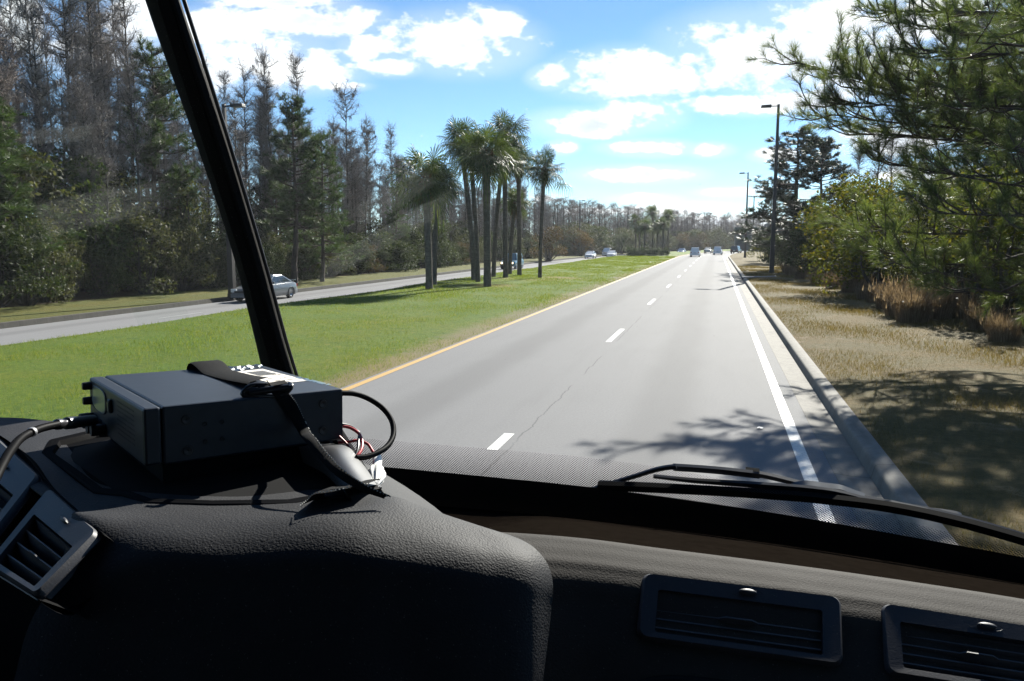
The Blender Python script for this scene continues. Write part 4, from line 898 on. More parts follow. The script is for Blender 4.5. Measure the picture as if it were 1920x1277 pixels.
# ------------------------------------------------------------------ trees
def rand_unit(n): v = rng.normal(size=(n, 3)); return v/np.linalg.norm(v, axis=1)[:, None]
def cypress(h, nb, spread, moss, topw=1.0):
    tr, cr = MB(), MB(); path = np.zeros((12, 3)); path[:, 2] = np.linspace(-.2, h, 12); path[:, :2] = np.cumsum(rng.normal(0, .06, (12, 2)), 0)
    R = np.interp(np.linspace(0, 1, 12), [0, .06, .5, 1], [.20, .12, .075, .02]); tr.tube(path, R, 7)
    for k_ in range(nb):
        f = rng.uniform(.2, 1)**.7; p0 = np.array([np.interp(f*h, path[:, 2], path[:, i]) for i in range(3)]); az = rng.uniform(0, 6.28)
        ln_ = spread*(1.1-.72*f)*rng.uniform(.25, 1.15)*(topw if f > .8 else 1) + .3; up = rng.uniform(.0, 1.25)
        d = np.array([math.cos(az), math.sin(az), up]); d /= np.linalg.norm(d)
        pts = crspline(np.array([p0, p0 + d*ln_*.5 + rng.normal(0, .08, 3), p0 + d*ln_ + np.array([0, 0, .22*ln_]) + rng.normal(0, .1, 3)]), 5)
        tr.tube(pts, np.linspace(.035, .010, 5), 3, False)
        n_ = int(12 + 10*ln_); u = rng.uniform(.15, 1, n_); q0 = np.stack([np.interp(u, np.linspace(0, 1, 5), pts[:, i]) for i in range(3)], 1)
        q1 = q0 + (rand_unit(n_)*[1, 1, .7] + d*.5 + [0, 0, .25])*rng.uniform(.25, .75, n_)[:, None]; cr.strips(q0, q1, .026)
        m_ = q0*.4+q1*.6; q2 = m_ + rand_unit(n_)*rng.uniform(.15, .4, n_)[:, None]; cr.strips(m_, q2, .020); q3 = q1 + rand_unit(n_)*rng.uniform(.1, .3, n_)[:, None]; cr.strips(q1, q3, .018)
        if moss and rng.random() < moss:
            for _ in range(3):
                o = pts[rng.integers(1, 5)]; n2 = 10; s0 = o + rng.normal(0, .07, (n2, 3)); cr.strips(s0, s0 + np.stack([rng.normal(0, .06, n2), rng.normal(0, .06, n2), -rng.uniform(.2, .6, n2)], 1), .04)
    return tr, cr
def tree_proto(name, builders, mt, mc, second='crown'):
    a = builders[0].build('trunk', mt, None, smooth=True); c = builders[1].build(second, mc, None)
    for o in (a, c): COL.objects.unlink(o)
    return dict(name=name, kids=(a, c))
CYP = [tree_proto('bare_cypress', cypress(15, 80, 1.35, m, w), m_bark, m_twig) for m, w in ((0, 1), (.12, 1), (0, .8), (.3, 1.8), (.05, 1))]
CYPB = [tree_proto('bare_cypress', cypress(13, 64, 1.5, 0, 1), m_barkd, m_twigb) for _ in range(2)]
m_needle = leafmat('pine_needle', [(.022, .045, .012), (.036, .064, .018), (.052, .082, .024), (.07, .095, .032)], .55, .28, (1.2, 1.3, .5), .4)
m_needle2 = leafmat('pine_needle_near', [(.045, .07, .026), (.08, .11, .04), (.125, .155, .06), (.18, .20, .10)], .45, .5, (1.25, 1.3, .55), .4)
m_pbark = simple('pine_bark', (.06, .042, .032), .95, var=.4, sc=5, bump=.5)
def tufts(cr, C, D, n, ln_, w):
    """needle sprays at C pointing about D"""
    k_ = len(C); i = np.repeat(np.arange(k_), n); d = D[i] + rand_unit(k_*n)*.85; d /= np.linalg.norm(d, axis=1)[:, None]
    p0 = C[i] + D[i]*rng.uniform(-.16, .06, k_*n)[:, None]; cr.strips(p0, p0 + d*(ln_*rng.uniform(.7, 1.15, k_*n))[:, None], w)
def pine(h, low, spread, nb, nt_, nl, ln_, w):
    tr, cr = MB(), MB(); path = np.zeros((10, 3)); path[:, 2] = np.linspace(-.2, h, 10); path[:, :2] = np.cumsum(rng.normal(0, .05, (10, 2)), 0)
    tr.tube(path, np.interp(np.linspace(0, 1, 10), [0, .1, 1], [.22, .17, .03]), 8)
    for k_ in range(nb):
        f = low + (1-low)*(k_+rng.uniform(0, 1))/nb; p0 = np.array([np.interp(f*h, path[:, 2], path[:, i]) for i in range(3)]); az = rng.uniform(0, 6.28)
        L_ = spread*(1.08-f)**.7*rng.uniform(.6, 1.15)+.3; d = np.array([math.cos(az), math.sin(az), rng.uniform(-.1, .35)+.5*(f-.5)]); d /= np.linalg.norm(d)
        pts = crspline(np.array([p0, p0 + d*L_*.5 + [0, 0, -.03*L_], p0 + d*L_ + [0, 0, .14*L_]]), 6); tr.tube(pts, np.linspace(.05, .012, 6), 4, False)
        n_ = int(nt_*(.4+L_/spread)); u = rng.uniform(.3, 1, n_); q = np.stack([np.interp(u, np.linspace(0, 1, 6), pts[:, i]) for i in range(3)], 1)
        D = rand_unit(n_)*[1, 1, .5] + d*.7 + [0, 0, .55]; D /= np.linalg.norm(D, axis=1)[:, None]; C = q + D*rng.uniform(.1, .5, n_)[:, None]*min(1, L_)
        tr.strips(q, C, .02); tufts(cr, C, D, nl, ln_, w)
    return tr, cr
PINE = [tree_proto('pine_tree', pine(12, lo, sp, nb, 14, 34, .34, .022), m_pbark, m_needle) for lo, sp, nb in ((.22, 2.4, 84), (.3, 2.2, 80), (.12, 2.7, 90))]
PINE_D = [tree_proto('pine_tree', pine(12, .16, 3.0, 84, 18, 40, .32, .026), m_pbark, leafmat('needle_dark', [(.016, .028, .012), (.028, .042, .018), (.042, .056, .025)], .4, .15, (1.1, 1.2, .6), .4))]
# ------------------------------------------------------------------ cars
def paintmat(name, c, met=.3): 
    t = NT(name); co = t.co(); n_ = t.noise(co, 3, 4); col = t.ramp(n_, [(.3, tuple(x*.92 for x in c)), (.7, c)])
    return t.done(t.pbr(col, .28, met, .5, None, Coat_Weight=.6, Coat_Roughness=.06))
m_cg = simple('car_glass', (.02, .026, .03), .06, 0, .8); m_tyre = simple('tyre', (.012, .012, .012), .8); m_rim = simple('rim', (.42, .42, .43), .3, .8)
m_tail = simple('tail_red', (.35, .015, .012), .25); m_head = simple('headlamp', (.62, .62, .60), .15); m_trim = simple('car_trim', (.02, .02, .02), .55); m_plate = simple('plate_pale', (.5, .5, .48), .5)
t = NT('headlamp_on'); em = t.n('ShaderNodeEmission'); em.inputs[0].default_value = (1, .74, .40, 1); em.inputs[1].default_value = 2.2; m_on = t.done(em.outputs[0])
STY = {  # length, width, height; lower body top line; roof: base rear/front, top rear/front
 'sedan': (4.6, 1.76, 1.38, [(-.5, .62, .78), (-.485, .86, .84), (-.40, .93, .88), (-.25, .93, .9), (0, .92, .9), (.18, .90, .89), (.27, .86, .87), (.40, .76, .84), (.475, .62, .78), (.5, .5, .68)], (-.40, .25, -.17, .02)),
 'van': (4.6, 1.85, 1.75, [(-.5, .80, .84), (-.49, 1.0, .88), (-.40, 1.02, .92), (-.2, 1.02, .925), (0, 1.01, .925), (.18, .99, .92), (.30, .94, .90), (.42, .82, .86), (.48, .66, .78), (.5, .5, .68)], (-.488, .27, -.45, .07)),
 'suv': (4.7, 1.9, 1.82, [(-.5, .85, .86), (-.49, 1.06, .90), (-.40, 1.08, .94), (-.2, 1.08, .95), (0, 1.07, .95), (.15, 1.06, .94), (.22, 1.04, .93), (.42, .98, .90), (.485, .85, .86), (.5, .6, .78)], (-.485, .20, -.46, .09)),
}
def car(name, label, cat, style, pm, loc, rz, lights=None, grp=None, spoiler=False):
    L_, W_, H_, prof, gh = STY[style]; t = thing(name, label, cat, loc, rz, grp)
    b = MB(); G = []; zb = .20 if style != 'suv' else .30
    us = np.linspace(-.5, .5, 25); zt = np.interp(us, [p[0] for p in prof], [p[1] for p in prof]); hw = np.interp(us, [p[0] for p in prof], [p[2] for p in prof])*W_/1.84
    for u, z, w in zip(us, zt, hw):
        e = .06 if abs(u) > .47 else 0; y = u*L_
        G.append([(-w*.90, y, zb+e), (-w*.99, y, zb+.12+e*.5), (-w*1.0, y, zb+.30), (-w*.985, y, z-.12), (-w*.93, y, z-.03), (-w*.80, y, z+.005), (0, y, z+.03), (w*.80, y, z+.005), (w*.93, y, z-.03), (w*.985, y, z-.12), (w*1.0, y, zb+.30), (w*.99, y, zb+.12+e*.5), (w*.90, y, zb+e)])
    b.grid(G); b.poly(G[0][::-1]); b.poly(G[-1]); b.build('body', pm, t, smooth='auto')
    rb, rf, tb, tf = [g*L_ for g in gh]; zbelt = lambda y: float(np.interp(y/L_, us, zt)); wb, wt = W_/2*.90, W_/2*.70
    ys = np.linspace(0, 1, 9); G = []
    levels = [0, .25, .55, .82, .94, 1.0]; zt0 = H_
    for lv in levels:
        ww = wb+(wt-wb)*lv - (.05 if lv == 1 else 0); r_y = rb+(tb-rb)*lv + (.06 if lv == 1 else 0); f_y = rf+(tf-rf)*lv - (.06 if lv == 1 else 0); row = []
        for sx, sy in ((-1, 0), (-1, .33), (-1, .66), (-1, 1), (-.5, 1.02), (.5, 1.02), (1, 1), (1, .66), (1, .33), (1, 0), (.5, -.02), (-.5, -.02), (-1, 0)):
            y = r_y+(f_y-r_y)*sy; z0 = zbelt(max(min(y, rf), rb)) - .03; zz = z0 + (zt0-z0)*(lv**.95) + (.02 if lv == 1 else 0); row.append((ww*sx, y, zz))
        G.append(row)
    b = MB(); b.grid(G); b.poly(G[-1][:-1]); b.build('cabin', pm, t, smooth='auto')
    def gpt(sx, sy, lv, o=.008):
        ww = wb+(wt-wb)*lv; r_y = rb+(tb-rb)*lv; f_y = rf+(tf-rf)*lv; y = r_y+(f_y-r_y)*sy; z0 = zbelt(max(min(y, rf), rb)) - .03; return np.array([ww*sx, y, z0+(zt0-z0)*lv**.95]), o
    def pane(nm, pts, nrm, mat_=None):
        b = MB(); q = [gpt(*p)[0] + np.asarray(nrm)*.010 for p in pts]; b.poly(q); return b.build(nm, mat_ or m_cg, t)
    pane('windscreen', [(-.86, 1, .12), (.86, 1, .12), (.88, 1.0, .88), (-.88, 1.0, .88)], (0, 2.2, .6)); pane('rear_window', [(.82, 0, .20), (-.82, 0, .20), (-.84, 0, .84), (.84, 0, .84)], (0, -2.2, .6))
    for s in (-1, 1):
        for a0, a1 in ((.07, .47), (.50, .92)) if style == 'sedan' else ((.05, .30), (.33, .62), (.65, .93)):
            pane('side_window', [(s, a0+(.02 if a0 < .1 else 0), .16), (s, a1, .16), (s, a1-(.03 if a1 > .9 else 0), .82), (s, a0+(.05 if a0 < .1 else 0), .82)], (s*1.0, 0, .3))
    rw = .31 if style != 'suv' else .36
    for s in (-1, 1):
        for yy in (-.30*L_, .31*L_):
            b = MB(); b.lathe([(rw*.6, -.10), (rw*.96, -.10), (rw, -.07), (rw, .07), (rw*.96, .10), (rw*.62, .10)], (s, 0, 0), (s*(W_/2-.14), yy, rw), 24); wh = b.build('wheel', m_tyre, t, smooth='auto')
            b = MB(); b.lathe([(.01, .06), (rw*.16, .065), (rw*.22, .03), (rw*.5, .05), (rw*.62, .09), (rw*.66, .095)], (s, 0, 0), (s*(W_/2-.14), yy, rw), 24); b.build('rim', m_rim, wh, smooth='auto')
            b = MB(); a = np.linspace(-.25, math.pi+.25, 18); c = [(s*(W_/2-.035), yy+rw*1.16*math.cos(q), rw+rw*1.16*math.sin(q)) for q in a]; c2 = [(s*(W_/2+.012), yy+rw*1.14*math.cos(q), rw+rw*1.14*math.sin(q)) for q in a]; c3 = [(s*(W_/2+.006), yy+rw*1.02*math.cos(q), rw+rw*1.02*math.sin(q)) for q in a]; b.grid([c, c2, c3]); b.build('wheel_arch', m_trim, t)
        zt_ = .70 if style == 'sedan' else .82
        b = MB(); b.box((s*W_*.30-.16, L_*.478, zt_-.16), (s*W_*.30+.16, L_*.503, zt_+.02)); b.build('headlight', m_on if lights == 'on' else m_head, t, bevel=.02)
        b = MB(); b.box((s*W_*.37-.10, -L_*.503, zt_-.08), (s*W_*.37+.10, -L_*.478, zt_+.10)); b.build('tail_light', m_tail, t, bevel=.02)
        b = MB(); p, _ = gpt(s, .86, .10); b.box((p[0]+min(0, s*.2), p[1]-.05, p[2]), (p[0]+max(0, s*.2), p[1]+.06, p[2]+.13)); b.build('mirror', pm, t, bevel=.02)
    b = MB(); b.box((-.26, -L_*.506, zt_-.14), (.26, -L_*.4995, zt_-.0)); b.build('number_plate', m_plate, t)
    b = MB(); b.box((-W_*.40, L_*.47, .24 if style != 'suv' else .36), (W_*.40, L_*.508, .46 if style != 'suv' else .62)); b.build('front_bumper', m_trim if style == 'suv' else pm, t, bevel=.03)
    b = MB(); b.box((-W_*.43, -L_*.51, .28 if style != 'suv' else .40), (W_*.43, -L_*.47, .50 if style != 'suv' else .62)); b.build('rear_bumper', m_trim if style == 'suv' else pm, t, bevel=.03)
    b = MB(); b.box((-W_*.27, L_*.494, .50 if style == 'sedan' else .62), (W_*.27, L_*.5045, .62 if style == 'sedan' else .84)); b.build('grille', m_trim, t, bevel=.01)
    if spoiler:
        b = MB(); b.hexa([(-.7, -2.25, 1.0), (.7, -2.25, 1.0), (.7, -2.02, 1.02), (-.7, -2.02, 1.02)], [(-.7, -2.27, 1.05), (.7, -2.27, 1.05), (.7, -2.02, 1.05), (-.7, -2.02, 1.05)]); b.box((-.6, -2.18, .90), (-.55, -2.08, 1.01)); b.box((.55, -2.18, .90), (.6, -2.08, 1.01)); b.build('spoiler', pm, t, bevel=.01)
        b = MB(); b.tube([(0, -.75, 1.40), (0, -.9, 1.66)], .012, 5); b.build('aerial', m_trim, t)
    return t
silver = paintmat('silver_paint', (.085, .10, .115), .0); white = paintmat('white_car_paint', (.80, .80, .80), 0); blue = paintmat('blue_paint', (.035, .09, .18)); black = paintmat('dark_paint', (.012, .02, .03)); beige = paintmat('pale_gold_paint', (.55, .52, .45), .3); teal = paintmat('teal_paint', (.05, .16, .22), .2)
GA, GC = 'cars coming along the far carriageway', 'cars ahead on the near carriageway'
ZR_ = -.70
def onroad(px, py, z): return Pz(px, py, z)
s0 = Pz(498, 561.5, ZR_); car('parked_car' if 0 else 'silver_sedan', 'silver grey sedan with small spoiler passing on the far carriageway, partly behind the windscreen post', 'car', 'sedan', silver, s0, math.pi+.02, None, GA, True)
car('dark_off_roader', 'dark blue green off-roader with lit headlamps coming between the palm trunks', 'off-roader', 'suv', teal, Pz(960, 504, ZR_), math.pi, 'on', GA)
car('white_sedan', 'white boxy sedan coming on the far carriageway, farthest from the hedge', 'car', 'sedan', white, Pz(1107, 484.5, ZR_), math.pi, None, GA)
car('white_van', 'white van coming on the far carriageway, half behind a white car', 'van', 'van', white, Pz(1138, 480.0, ZR_), math.pi, None, GA)
car('white_sedan', 'white car coming on the far carriageway in front of the white van', 'car', 'sedan', white, Pz(1147, 482.8, ZR_), math.pi, None, GA)
def rz_at(y): return -math.atan(2*max(0, y-125)/840.)
q = P(1278, 473, 185); car('blue_sedan', 'small blue car beyond the clipped hedge where the roads bend', 'car', 'sedan', blue, (q[0], q[1], -.55), math.pi-.1, None, GA)
for px, py, d, st, pm, nm, cat, lab in ((1303.5, 481.5, 128, 'van', white, 'white_van', 'van', 'white minivan driving ahead in the inner lane'), (1328, 476, 163, 'sedan', beige, 'pale_sedan', 'car', 'pale gold car between the two white ones ahead'), (1346, 478.5, 147, 'van', white, 'white_van', 'van', 'white people carrier ahead in the outer lane'), (1380, 476, 160, 'suv', black, 'dark_suv', 'off-roader', 'dark off-roader turning away at the kerb bend')):
    q = P(px, py, d); car(nm, lab, cat, st, pm, (q[0], q[1], .03), rz_at(q[1]) - (.12 if px > 1370 else 0), None, GC).scale = (.86,)*3
# ------------------------------------------------------------------ the woods beyond the far carriageway
FX = lambda x, y: x + float(off(y))
GW = 'bare cypresses in the wood beyond the far carriageway'; LW = 'bare grey cypress crowded among others in the wood beyond the far carriageway'
n_cyp = 0
for k_ in range(420):
    y = 14 + 150*rng.uniform(0, 1); x = -33.6 - abs(rng.normal(0, 9)); 
    if -x/max(y, 1) > 1.40 or n_cyp >= 255: continue
    n_cyp += 1
    place(CYP[int(rng.integers(5))] if rng.random() < .75 else CYPB[int(rng.integers(2))], (FX(x, y), y, -.35), rng.uniform(0, 6.28), rng.uniform(.66, 1.05)*(1.0 if y < 95 else .85), LW, 'tree', GW)
def at(px, depth, z=-.35): q = P(px, 500, depth); return (q[0], q[1], z)
def tall(proto, px, d, ytop, label, cat, grp, h=15., z=-.35, wide=1.0):
    p = at(px, d, z); top = P(px, ytop, d)[2]; s = (top-z)/h; return place(proto, p, rng.uniform(0, 6.28), (s*wide, s*wide, s), label, cat, grp)
for k_ in range(15): tall(CYP[int(rng.integers(5))], rng.uniform(-60, 275), rng.uniform(48, 64), rng.uniform(-110, 50), LW, 'tree', GW, wide=.7)
NT_ = 'tall standout cypresses at the front of the wood'
for i, (px, d, yt, pr, wd, lab) in enumerate([
    (150, 39, -110, 3, 1.3, 'tallest cypress with mossy crooked limbs running out of the top of the photo'),
    (30, 38, -30, 1, 1.0, 'tall straight cypress nearest the photo edge, trailing moss'),
    (92, 40, -60, 0, .9, 'slender bare cypress between the mossy crooked one and the photo edge'),
    (205, 41, -90, 4, 1.2, 'tall dense-twigged cypress beside the mossy crooked one'),
    (258, 46, 30, 0, .8, 'thin bare cypress standing just behind the windscreen post top'),
    (395, 50, 130, 1, .9, 'bare cypress showing right beside the windscreen post'),
    (432, 52, 150, 2, .8, 'thin cypress above the lamp head by the windscreen post'),
    (466, 54, 142, 0, 1.3, 'wide fine-twigged cypress against the cloud, before the flat-topped one'),
    (514, 55, 122, 3, .9, 'flat-topped slim cypress with a moss clump high on its trunk'),
    (570, 57, 120, 2, 1.0, 'pointed cypress with short level side branches, like a fish bone'),
    (655, 66, 182, 3, 1.5, 'broad-topped mossy cypress standing above its neighbours'),
    (628, 66, 240, 4, 1.2, 'shorter cypress pressed against the broad-topped mossy one'),
    (700, 74, 232, 1, 1.4, 'dense grey cypress between the broad-topped one and the palms'),
    (738, 80, 245, 4, 1.1, 'cypress ending the tall row just before the palms')]):
    tall(CYP[pr], px, d*1.16, yt, lab, 'tree', NT_, wide=wd*.72)
GP = 'green pines at the front of the wood'
for px, d, yt, pr, wd, lab in [
    (0, 36, 190, 0, 1.5, 'bright green pine at the photo edge with low spreading boughs'),
    (-70, 34, 120, 2, 1.4, 'green pine half outside the photo beside the bright green one'),
    (302, 48, 108, 0, 1.05, 'dark tall pine just before the windscreen post'),
    (345, 50, 330, 2, 1.0, 'short pine low behind the windscreen post'),
    (556, 54, 200, 1, 1.15, 'tallest dark green pine with rusty top, past the windscreen post'),
    (605, 56, 262, 2, 1.0, 'lower dark green pine leaning against the rusty topped one'),
    (745, 78, 350, 0, 1.0, 'small dark pine in the wood behind the low palm'),
    (520, 58, 330, 2, .9, 'short bushy pine under the flat-topped cypress')]:
    tall(PINE[pr], px, d*1.07, yt, lab, 'pine', GP, h=12., wide=wd)
GU = 'bushes of the understory along the far verge'; LU = 'dense leafy bush in the unbroken understory along the far verge'
for k_ in range(88):
    y = 10 + 160*(k_/88)**1.15 + rng.uniform(-1, 1); x = -31.6 - abs(rng.normal(.4, 1.0)); u = rng.random()
    pr = B_dark[int(rng.integers(3))] if u < .5 else B_olive[int(rng.integers(3))] if u < .97 else B_rust[0]
    s = rng.uniform(.55, 1.15)*(1.0 if y < 90 else .8)
    place(pr, (FX(x, y), y, -.5), rng.uniform(0, 6.28), (s*1.1, s*1.1, s*rng.uniform(.8, 1.3)), LU, 'bush', GU)
GV = 'tall broadleaf bushes deeper in the wood'; LV = 'tall broadleaf bush filling the gaps between trunks deep in the wood'
for k_ in range(80):
    y = 12 + 165*(k_/80)**1.1 + rng.uniform(-1, 1); x = -34.5 - abs(rng.normal(1.5, 3)); u = rng.random()
    pr = B_dark[int(rng.integers(3))] if u < .42 else B_olive[int(rng.integers(3))] if u < .93 else B_rust[1]
    s = rng.uniform(1.0, 1.75)*(1.0 if y < 80 else .8); place(pr, (FX(x, y), y, -.5), rng.uniform(0, 6.28), (s, s, s*1.1), LV, 'bush', GV)
# far wood closing the view where the road bends
FW = MB(); protos = [cypress(13, 22, 1.9, 0, 1) for _ in range(4)]
for k_ in range(620):
    s_ = rng.uniform(0, 1)
    if s_ < .55: y = 165 + 190*s_/.55; x = FX(-36 + 7*s_ - abs(rng.normal(0, 7)), y); hs = rng.uniform(.74, 1.0)
    else: y = 352 + rng.normal(0, 10) - 20*(s_-.55); x = -34 + 165*(s_-.55); hs = rng.uniform(.5, .8)
    a = rng.uniform(0, 6.28); ca_, sa_ = math.cos(a)*1.5, math.sin(a)*1.5; A = np.array([[ca_, -sa_, 0], [sa_, ca_, 0], [0, 0, hs]])
    for mi_, bb in enumerate(protos[int(rng.integers(4))]):
        n0 = FW.n; FW.mi = mi_; FW.v.append(np.concatenate(bb.v)@A.T + [x, y, -.3]); FW.n += len(FW.v[-1])
        for F_, dst, dm in ((bb.f3, FW.f3, FW.m3), (bb.f4, FW.f4, FW.m4)):
            if F_: F_ = np.concatenate(F_); dst.append(F_ + n0); dm.append(np.full(len(F_), mi_))
tag(FW.build('far_woods', [m_barkd, m_twigb]), 'far brownish bare wood closing the view where the roads bend', 'woods', kind='stuff')
GB = 'far bushes at the foot of the far wood'; LB = 'small far bush at the foot of the far wood'
for k_ in range(150):
    s_ = k_/150; u = rng.random()
    if s_ < .55: y = 165 + 190*s_/.55; x = FX(-31.8 + 4*s_ - abs(rng.normal(0, 1.5)), y)
    else: y = 346 + rng.normal(0, 4); x = -26 + 135*(s_-.55)/.45*.6 + rng.normal(0, 1)
    pr = B_olive[int(rng.integers(3))] if u < .35 else B_dark[int(rng.integers(3))] if u < .55 else B_rust[int(rng.integers(2))] if u < .9 else B_yel[0]
    s = rng.uniform(.8, 1.7); place(pr, (x, y, -.4), rng.uniform(0, 6.28), (s*1.4, s*1.4, s), LB, 'bush', GB)
for px, d, yt, pr, lab in ((1030, 125, 418, B_rust[0], 'russet shrub between the lone palm and the far lamp'), (1090, 165, 432, B_rust[1], 'orange leaved shrub beyond the far lamp, above the white cars'), (1310, 250, 432, B_rust[0], 'russet round tree beyond the white van'), (1345, 260, 430, B_olive[1], 'olive round tree beyond the white sedan'), (1165, 190, 440, B_dark[0], 'dark green round bush behind the white oncoming cars')):
    p = at(px, d, -.4); s = (P(px, yt, d)[2]+.4)/4; place(pr, p, 0, (s*1.2, s*1.2, s), lab, 'bush', 'bushes picked out along the far wood')
# ------------------------------------------------------------------ green building by the bend
bp = P(1394, 475, 205); gb = thing('green_building', 'low dark green building with flat roof half hidden behind the trees', 'building', (bp[0]+2, bp[1], 0))
b = MB(); b.box((-4.2, 0, -.5), (14, 12, 5.9)); b.box((3.6, -.5, 5.9), (14, 12.5, 7.2)); b.build('wall', simple('green_cladding', (.014, .030, .029), .6, var=.1), gb, bevel=.03)
b = MB(); b.box((-4.4, -.25, 5.9), (3.55, 12.2, 6.15)); b.build('roof_edge', simple('green_trim', (.03, .06, .055), .5), gb)
b = MB(); b.box((-3.2, -.06, 0), (-1.9, -.002, 2.2)); b.build('door', simple('door_dark', (.015, .02, .02), .5), gb)
b = MB(); b.box((-.6, -.05, 1.1), (2.6, -.002, 2.3)); b.build('window', simple('window_dark', (.02, .025, .03), .15), gb)
# clipped hedge across the median
hp0, hp1 = Pz(1176, 481, 0), Pz(1254, 479.5, 0); hd = thing('clipped_hedge', 'long clipped grey green hedge standing across the median below the far palms', 'hedge', (hp0+hp1)/2)
b = MB(); C = []
for k_ in range(260):
    f = rng.uniform(0, 1); p = hp0*(1-f)+hp1*f-(hp0+hp1)/2; C.append((p[0], p[1]+rng.uniform(-.7, .7), rng.uniform(.1, 1.3)+.10*math.sin(f*20), .30))
leaves(b, np.array(C), 16000, .13); b.build('foliage', leafmat('hedge_leaf', [(.04, .055, .03), (.062, .078, .045), (.095, .108, .068)], .6, .2, spec=.15), hd)
b = MB()
for k_ in range(14): f = k_/13; p = hp0*(1-f)+hp1*f-(hp0+hp1)/2; b.tube([(p[0], p[1], -.1), (p[0]+.05, p[1], .9)], [.03, .012], 5)
b.build('stems', m_barkd, hd)
# ------------------------------------------------------------------ near verge: the big pine and what grows behind it
big = np.array([9.3, 18.6, .3])
t = thing('pine_tree', 'big longleaf pine reaching over the verge, its boughs filling the upper corner of the view', 'pine', big)
tr, cr = MB(), MB(); tr.tube(np.array([(0, 0, -.3), (-.05, .05, 3), (.1, 0, 7), (0, .1, 11), (.1, 0, 15)]), [.27, .23, .19, .13, .03], 12)
def bough(z0, tip, sag, nsub, r0=.06):
    p0 = np.array([0, 0, z0]); p3 = np.asarray(tip, float) - big; L_ = np.linalg.norm(p3-p0)
    pts = crspline(np.array([p0, p0*.62+p3*.38 + [0, 0, -sag], p0*.3+p3*.7 + [0, 0, -sag*1.2] + rng.normal(0, .12, 3), p3]), 12); tr.tube(pts, np.linspace(r0, .012, 12), 6, False)
    Cs, Ds = [], []
    for k_ in range(nsub):
        f = 1 - .80*(k_/nsub)**1.1; i = min(int(f*11), 10); o = pts[i]*(1-(f*11-i))+pts[i+1]*(f*11-i) if f < 1 else pts[-1]
        ax_ = pts[min(i+1, 11)]-pts[max(i-1, 0)]; ax_ /= np.linalg.norm(ax_)
        d = ax_*.75 + rand_unit(1)[0]*[1, 1, .55] + [0, 0, .28]; d /= np.linalg.norm(d); l2 = rng.uniform(.35, 1.1)*(1.35-.7*f)*min(1.3, L_/4)
        q = crspline(np.array([o, o + d*l2*.5 + [0, 0, -.04], o + d*l2 + [0, 0, .12*l2]]), 5); tr.tube(q, np.linspace(.022, .009, 5), 4, False)
        for u in (1.0, 1.0, .9, .75, .55, .4):
            j = u*4; a = int(min(j, 3)); c = q[a]*(1-(j-a))+q[a+1]*(j-a); dd = d*.8 + rand_unit(1)[0]*.55 + [0, 0, .35]; dd /= np.linalg.norm(dd); e = c + dd*rng.uniform(.08, .30)
            tr.tube([c, e], [.008, .006], 3, False); Cs.append(e); Ds.append(dd)
    Cs.append(pts[-1]); dd = pts[-1]-pts[-2]; Ds.append(dd/np.linalg.norm(dd)*.7 + np.array([0, 0, .5]))
    tufts(cr, np.array(Cs), np.array(Ds), 50, .25, .0068)
for z0, px, py, d, sag, ns in ((5.6, 1500, 118, 19.0, .3, 31), (4.9, 1520, 215, 18.2, .35, 23), (5.9, 1580, 190, 17.2, .2, 31), (6.8, 1640, 20, 18.5, .1, 31), (7.5, 1660, -70, 19, .1, 31), (6.4, 1700, 90, 16.2, .2, 20),
                         (4.2, 1640, 300, 16.5, .3, 27), (3.6, 1600, 420, 17.5, .35, 27), (3.0, 1640, 470, 16.0, .35, 29), (2.7, 1720, 500, 14.6, .4, 19), (3.3, 1760, 400, 14.5, .2, 20), (2.3, 1820, 540, 14.0, .4, 10), (3.9, 1800, 330, 14.6, .2, 10),
                         (5.0, 1820, 200, 14.5, .2, 10), (5.9, 1830, 80, 14.6, .1, 8), (6.8, 1800, -30, 15.2, .1, 8), (4.5, 1900, 280, 13.5, .2, 8), (3.2, 1920, 430, 13.2, .3, 8), (6.3, 1930, 20, 13.4, .1, 7), (5.4, 1960, 150, 13.2, .1, 7), 
                         (5.4, 1560, 140, 18.4, .3, 27), (5.2, 1600, 165, 17.8, .3, 27), (4.8, 1560, 215, 17.8, .3, 25), (5.8, 1650, 140, 17.0, .2, 27), (4.4, 1610, 250, 17.2, .3, 25), (6.6, 1690, 40, 17.2, .2, 17), (4.6, 1750, 250, 20, .2, 20), (3.4, 1730, 360, 19.5, .3, 20), (5.6, 1740, 130, 21, .1, 20), (7.0, 1780, 20, 21, .1, 20)):
    bough(z0, P(px, py, d), sag, ns)
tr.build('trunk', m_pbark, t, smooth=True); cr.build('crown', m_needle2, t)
GR = 'pines standing behind the big near pine'
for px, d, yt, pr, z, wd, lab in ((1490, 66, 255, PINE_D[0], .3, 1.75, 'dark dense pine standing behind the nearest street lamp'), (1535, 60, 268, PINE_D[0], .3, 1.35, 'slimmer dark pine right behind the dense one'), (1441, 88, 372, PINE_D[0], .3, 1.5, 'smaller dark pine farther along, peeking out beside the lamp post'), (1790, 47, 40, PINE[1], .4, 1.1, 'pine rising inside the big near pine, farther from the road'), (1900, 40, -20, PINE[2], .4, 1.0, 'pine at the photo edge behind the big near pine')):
    tall(pr, px, d, yt, lab, 'pine', GR, h=12., z=z, wide=wd)
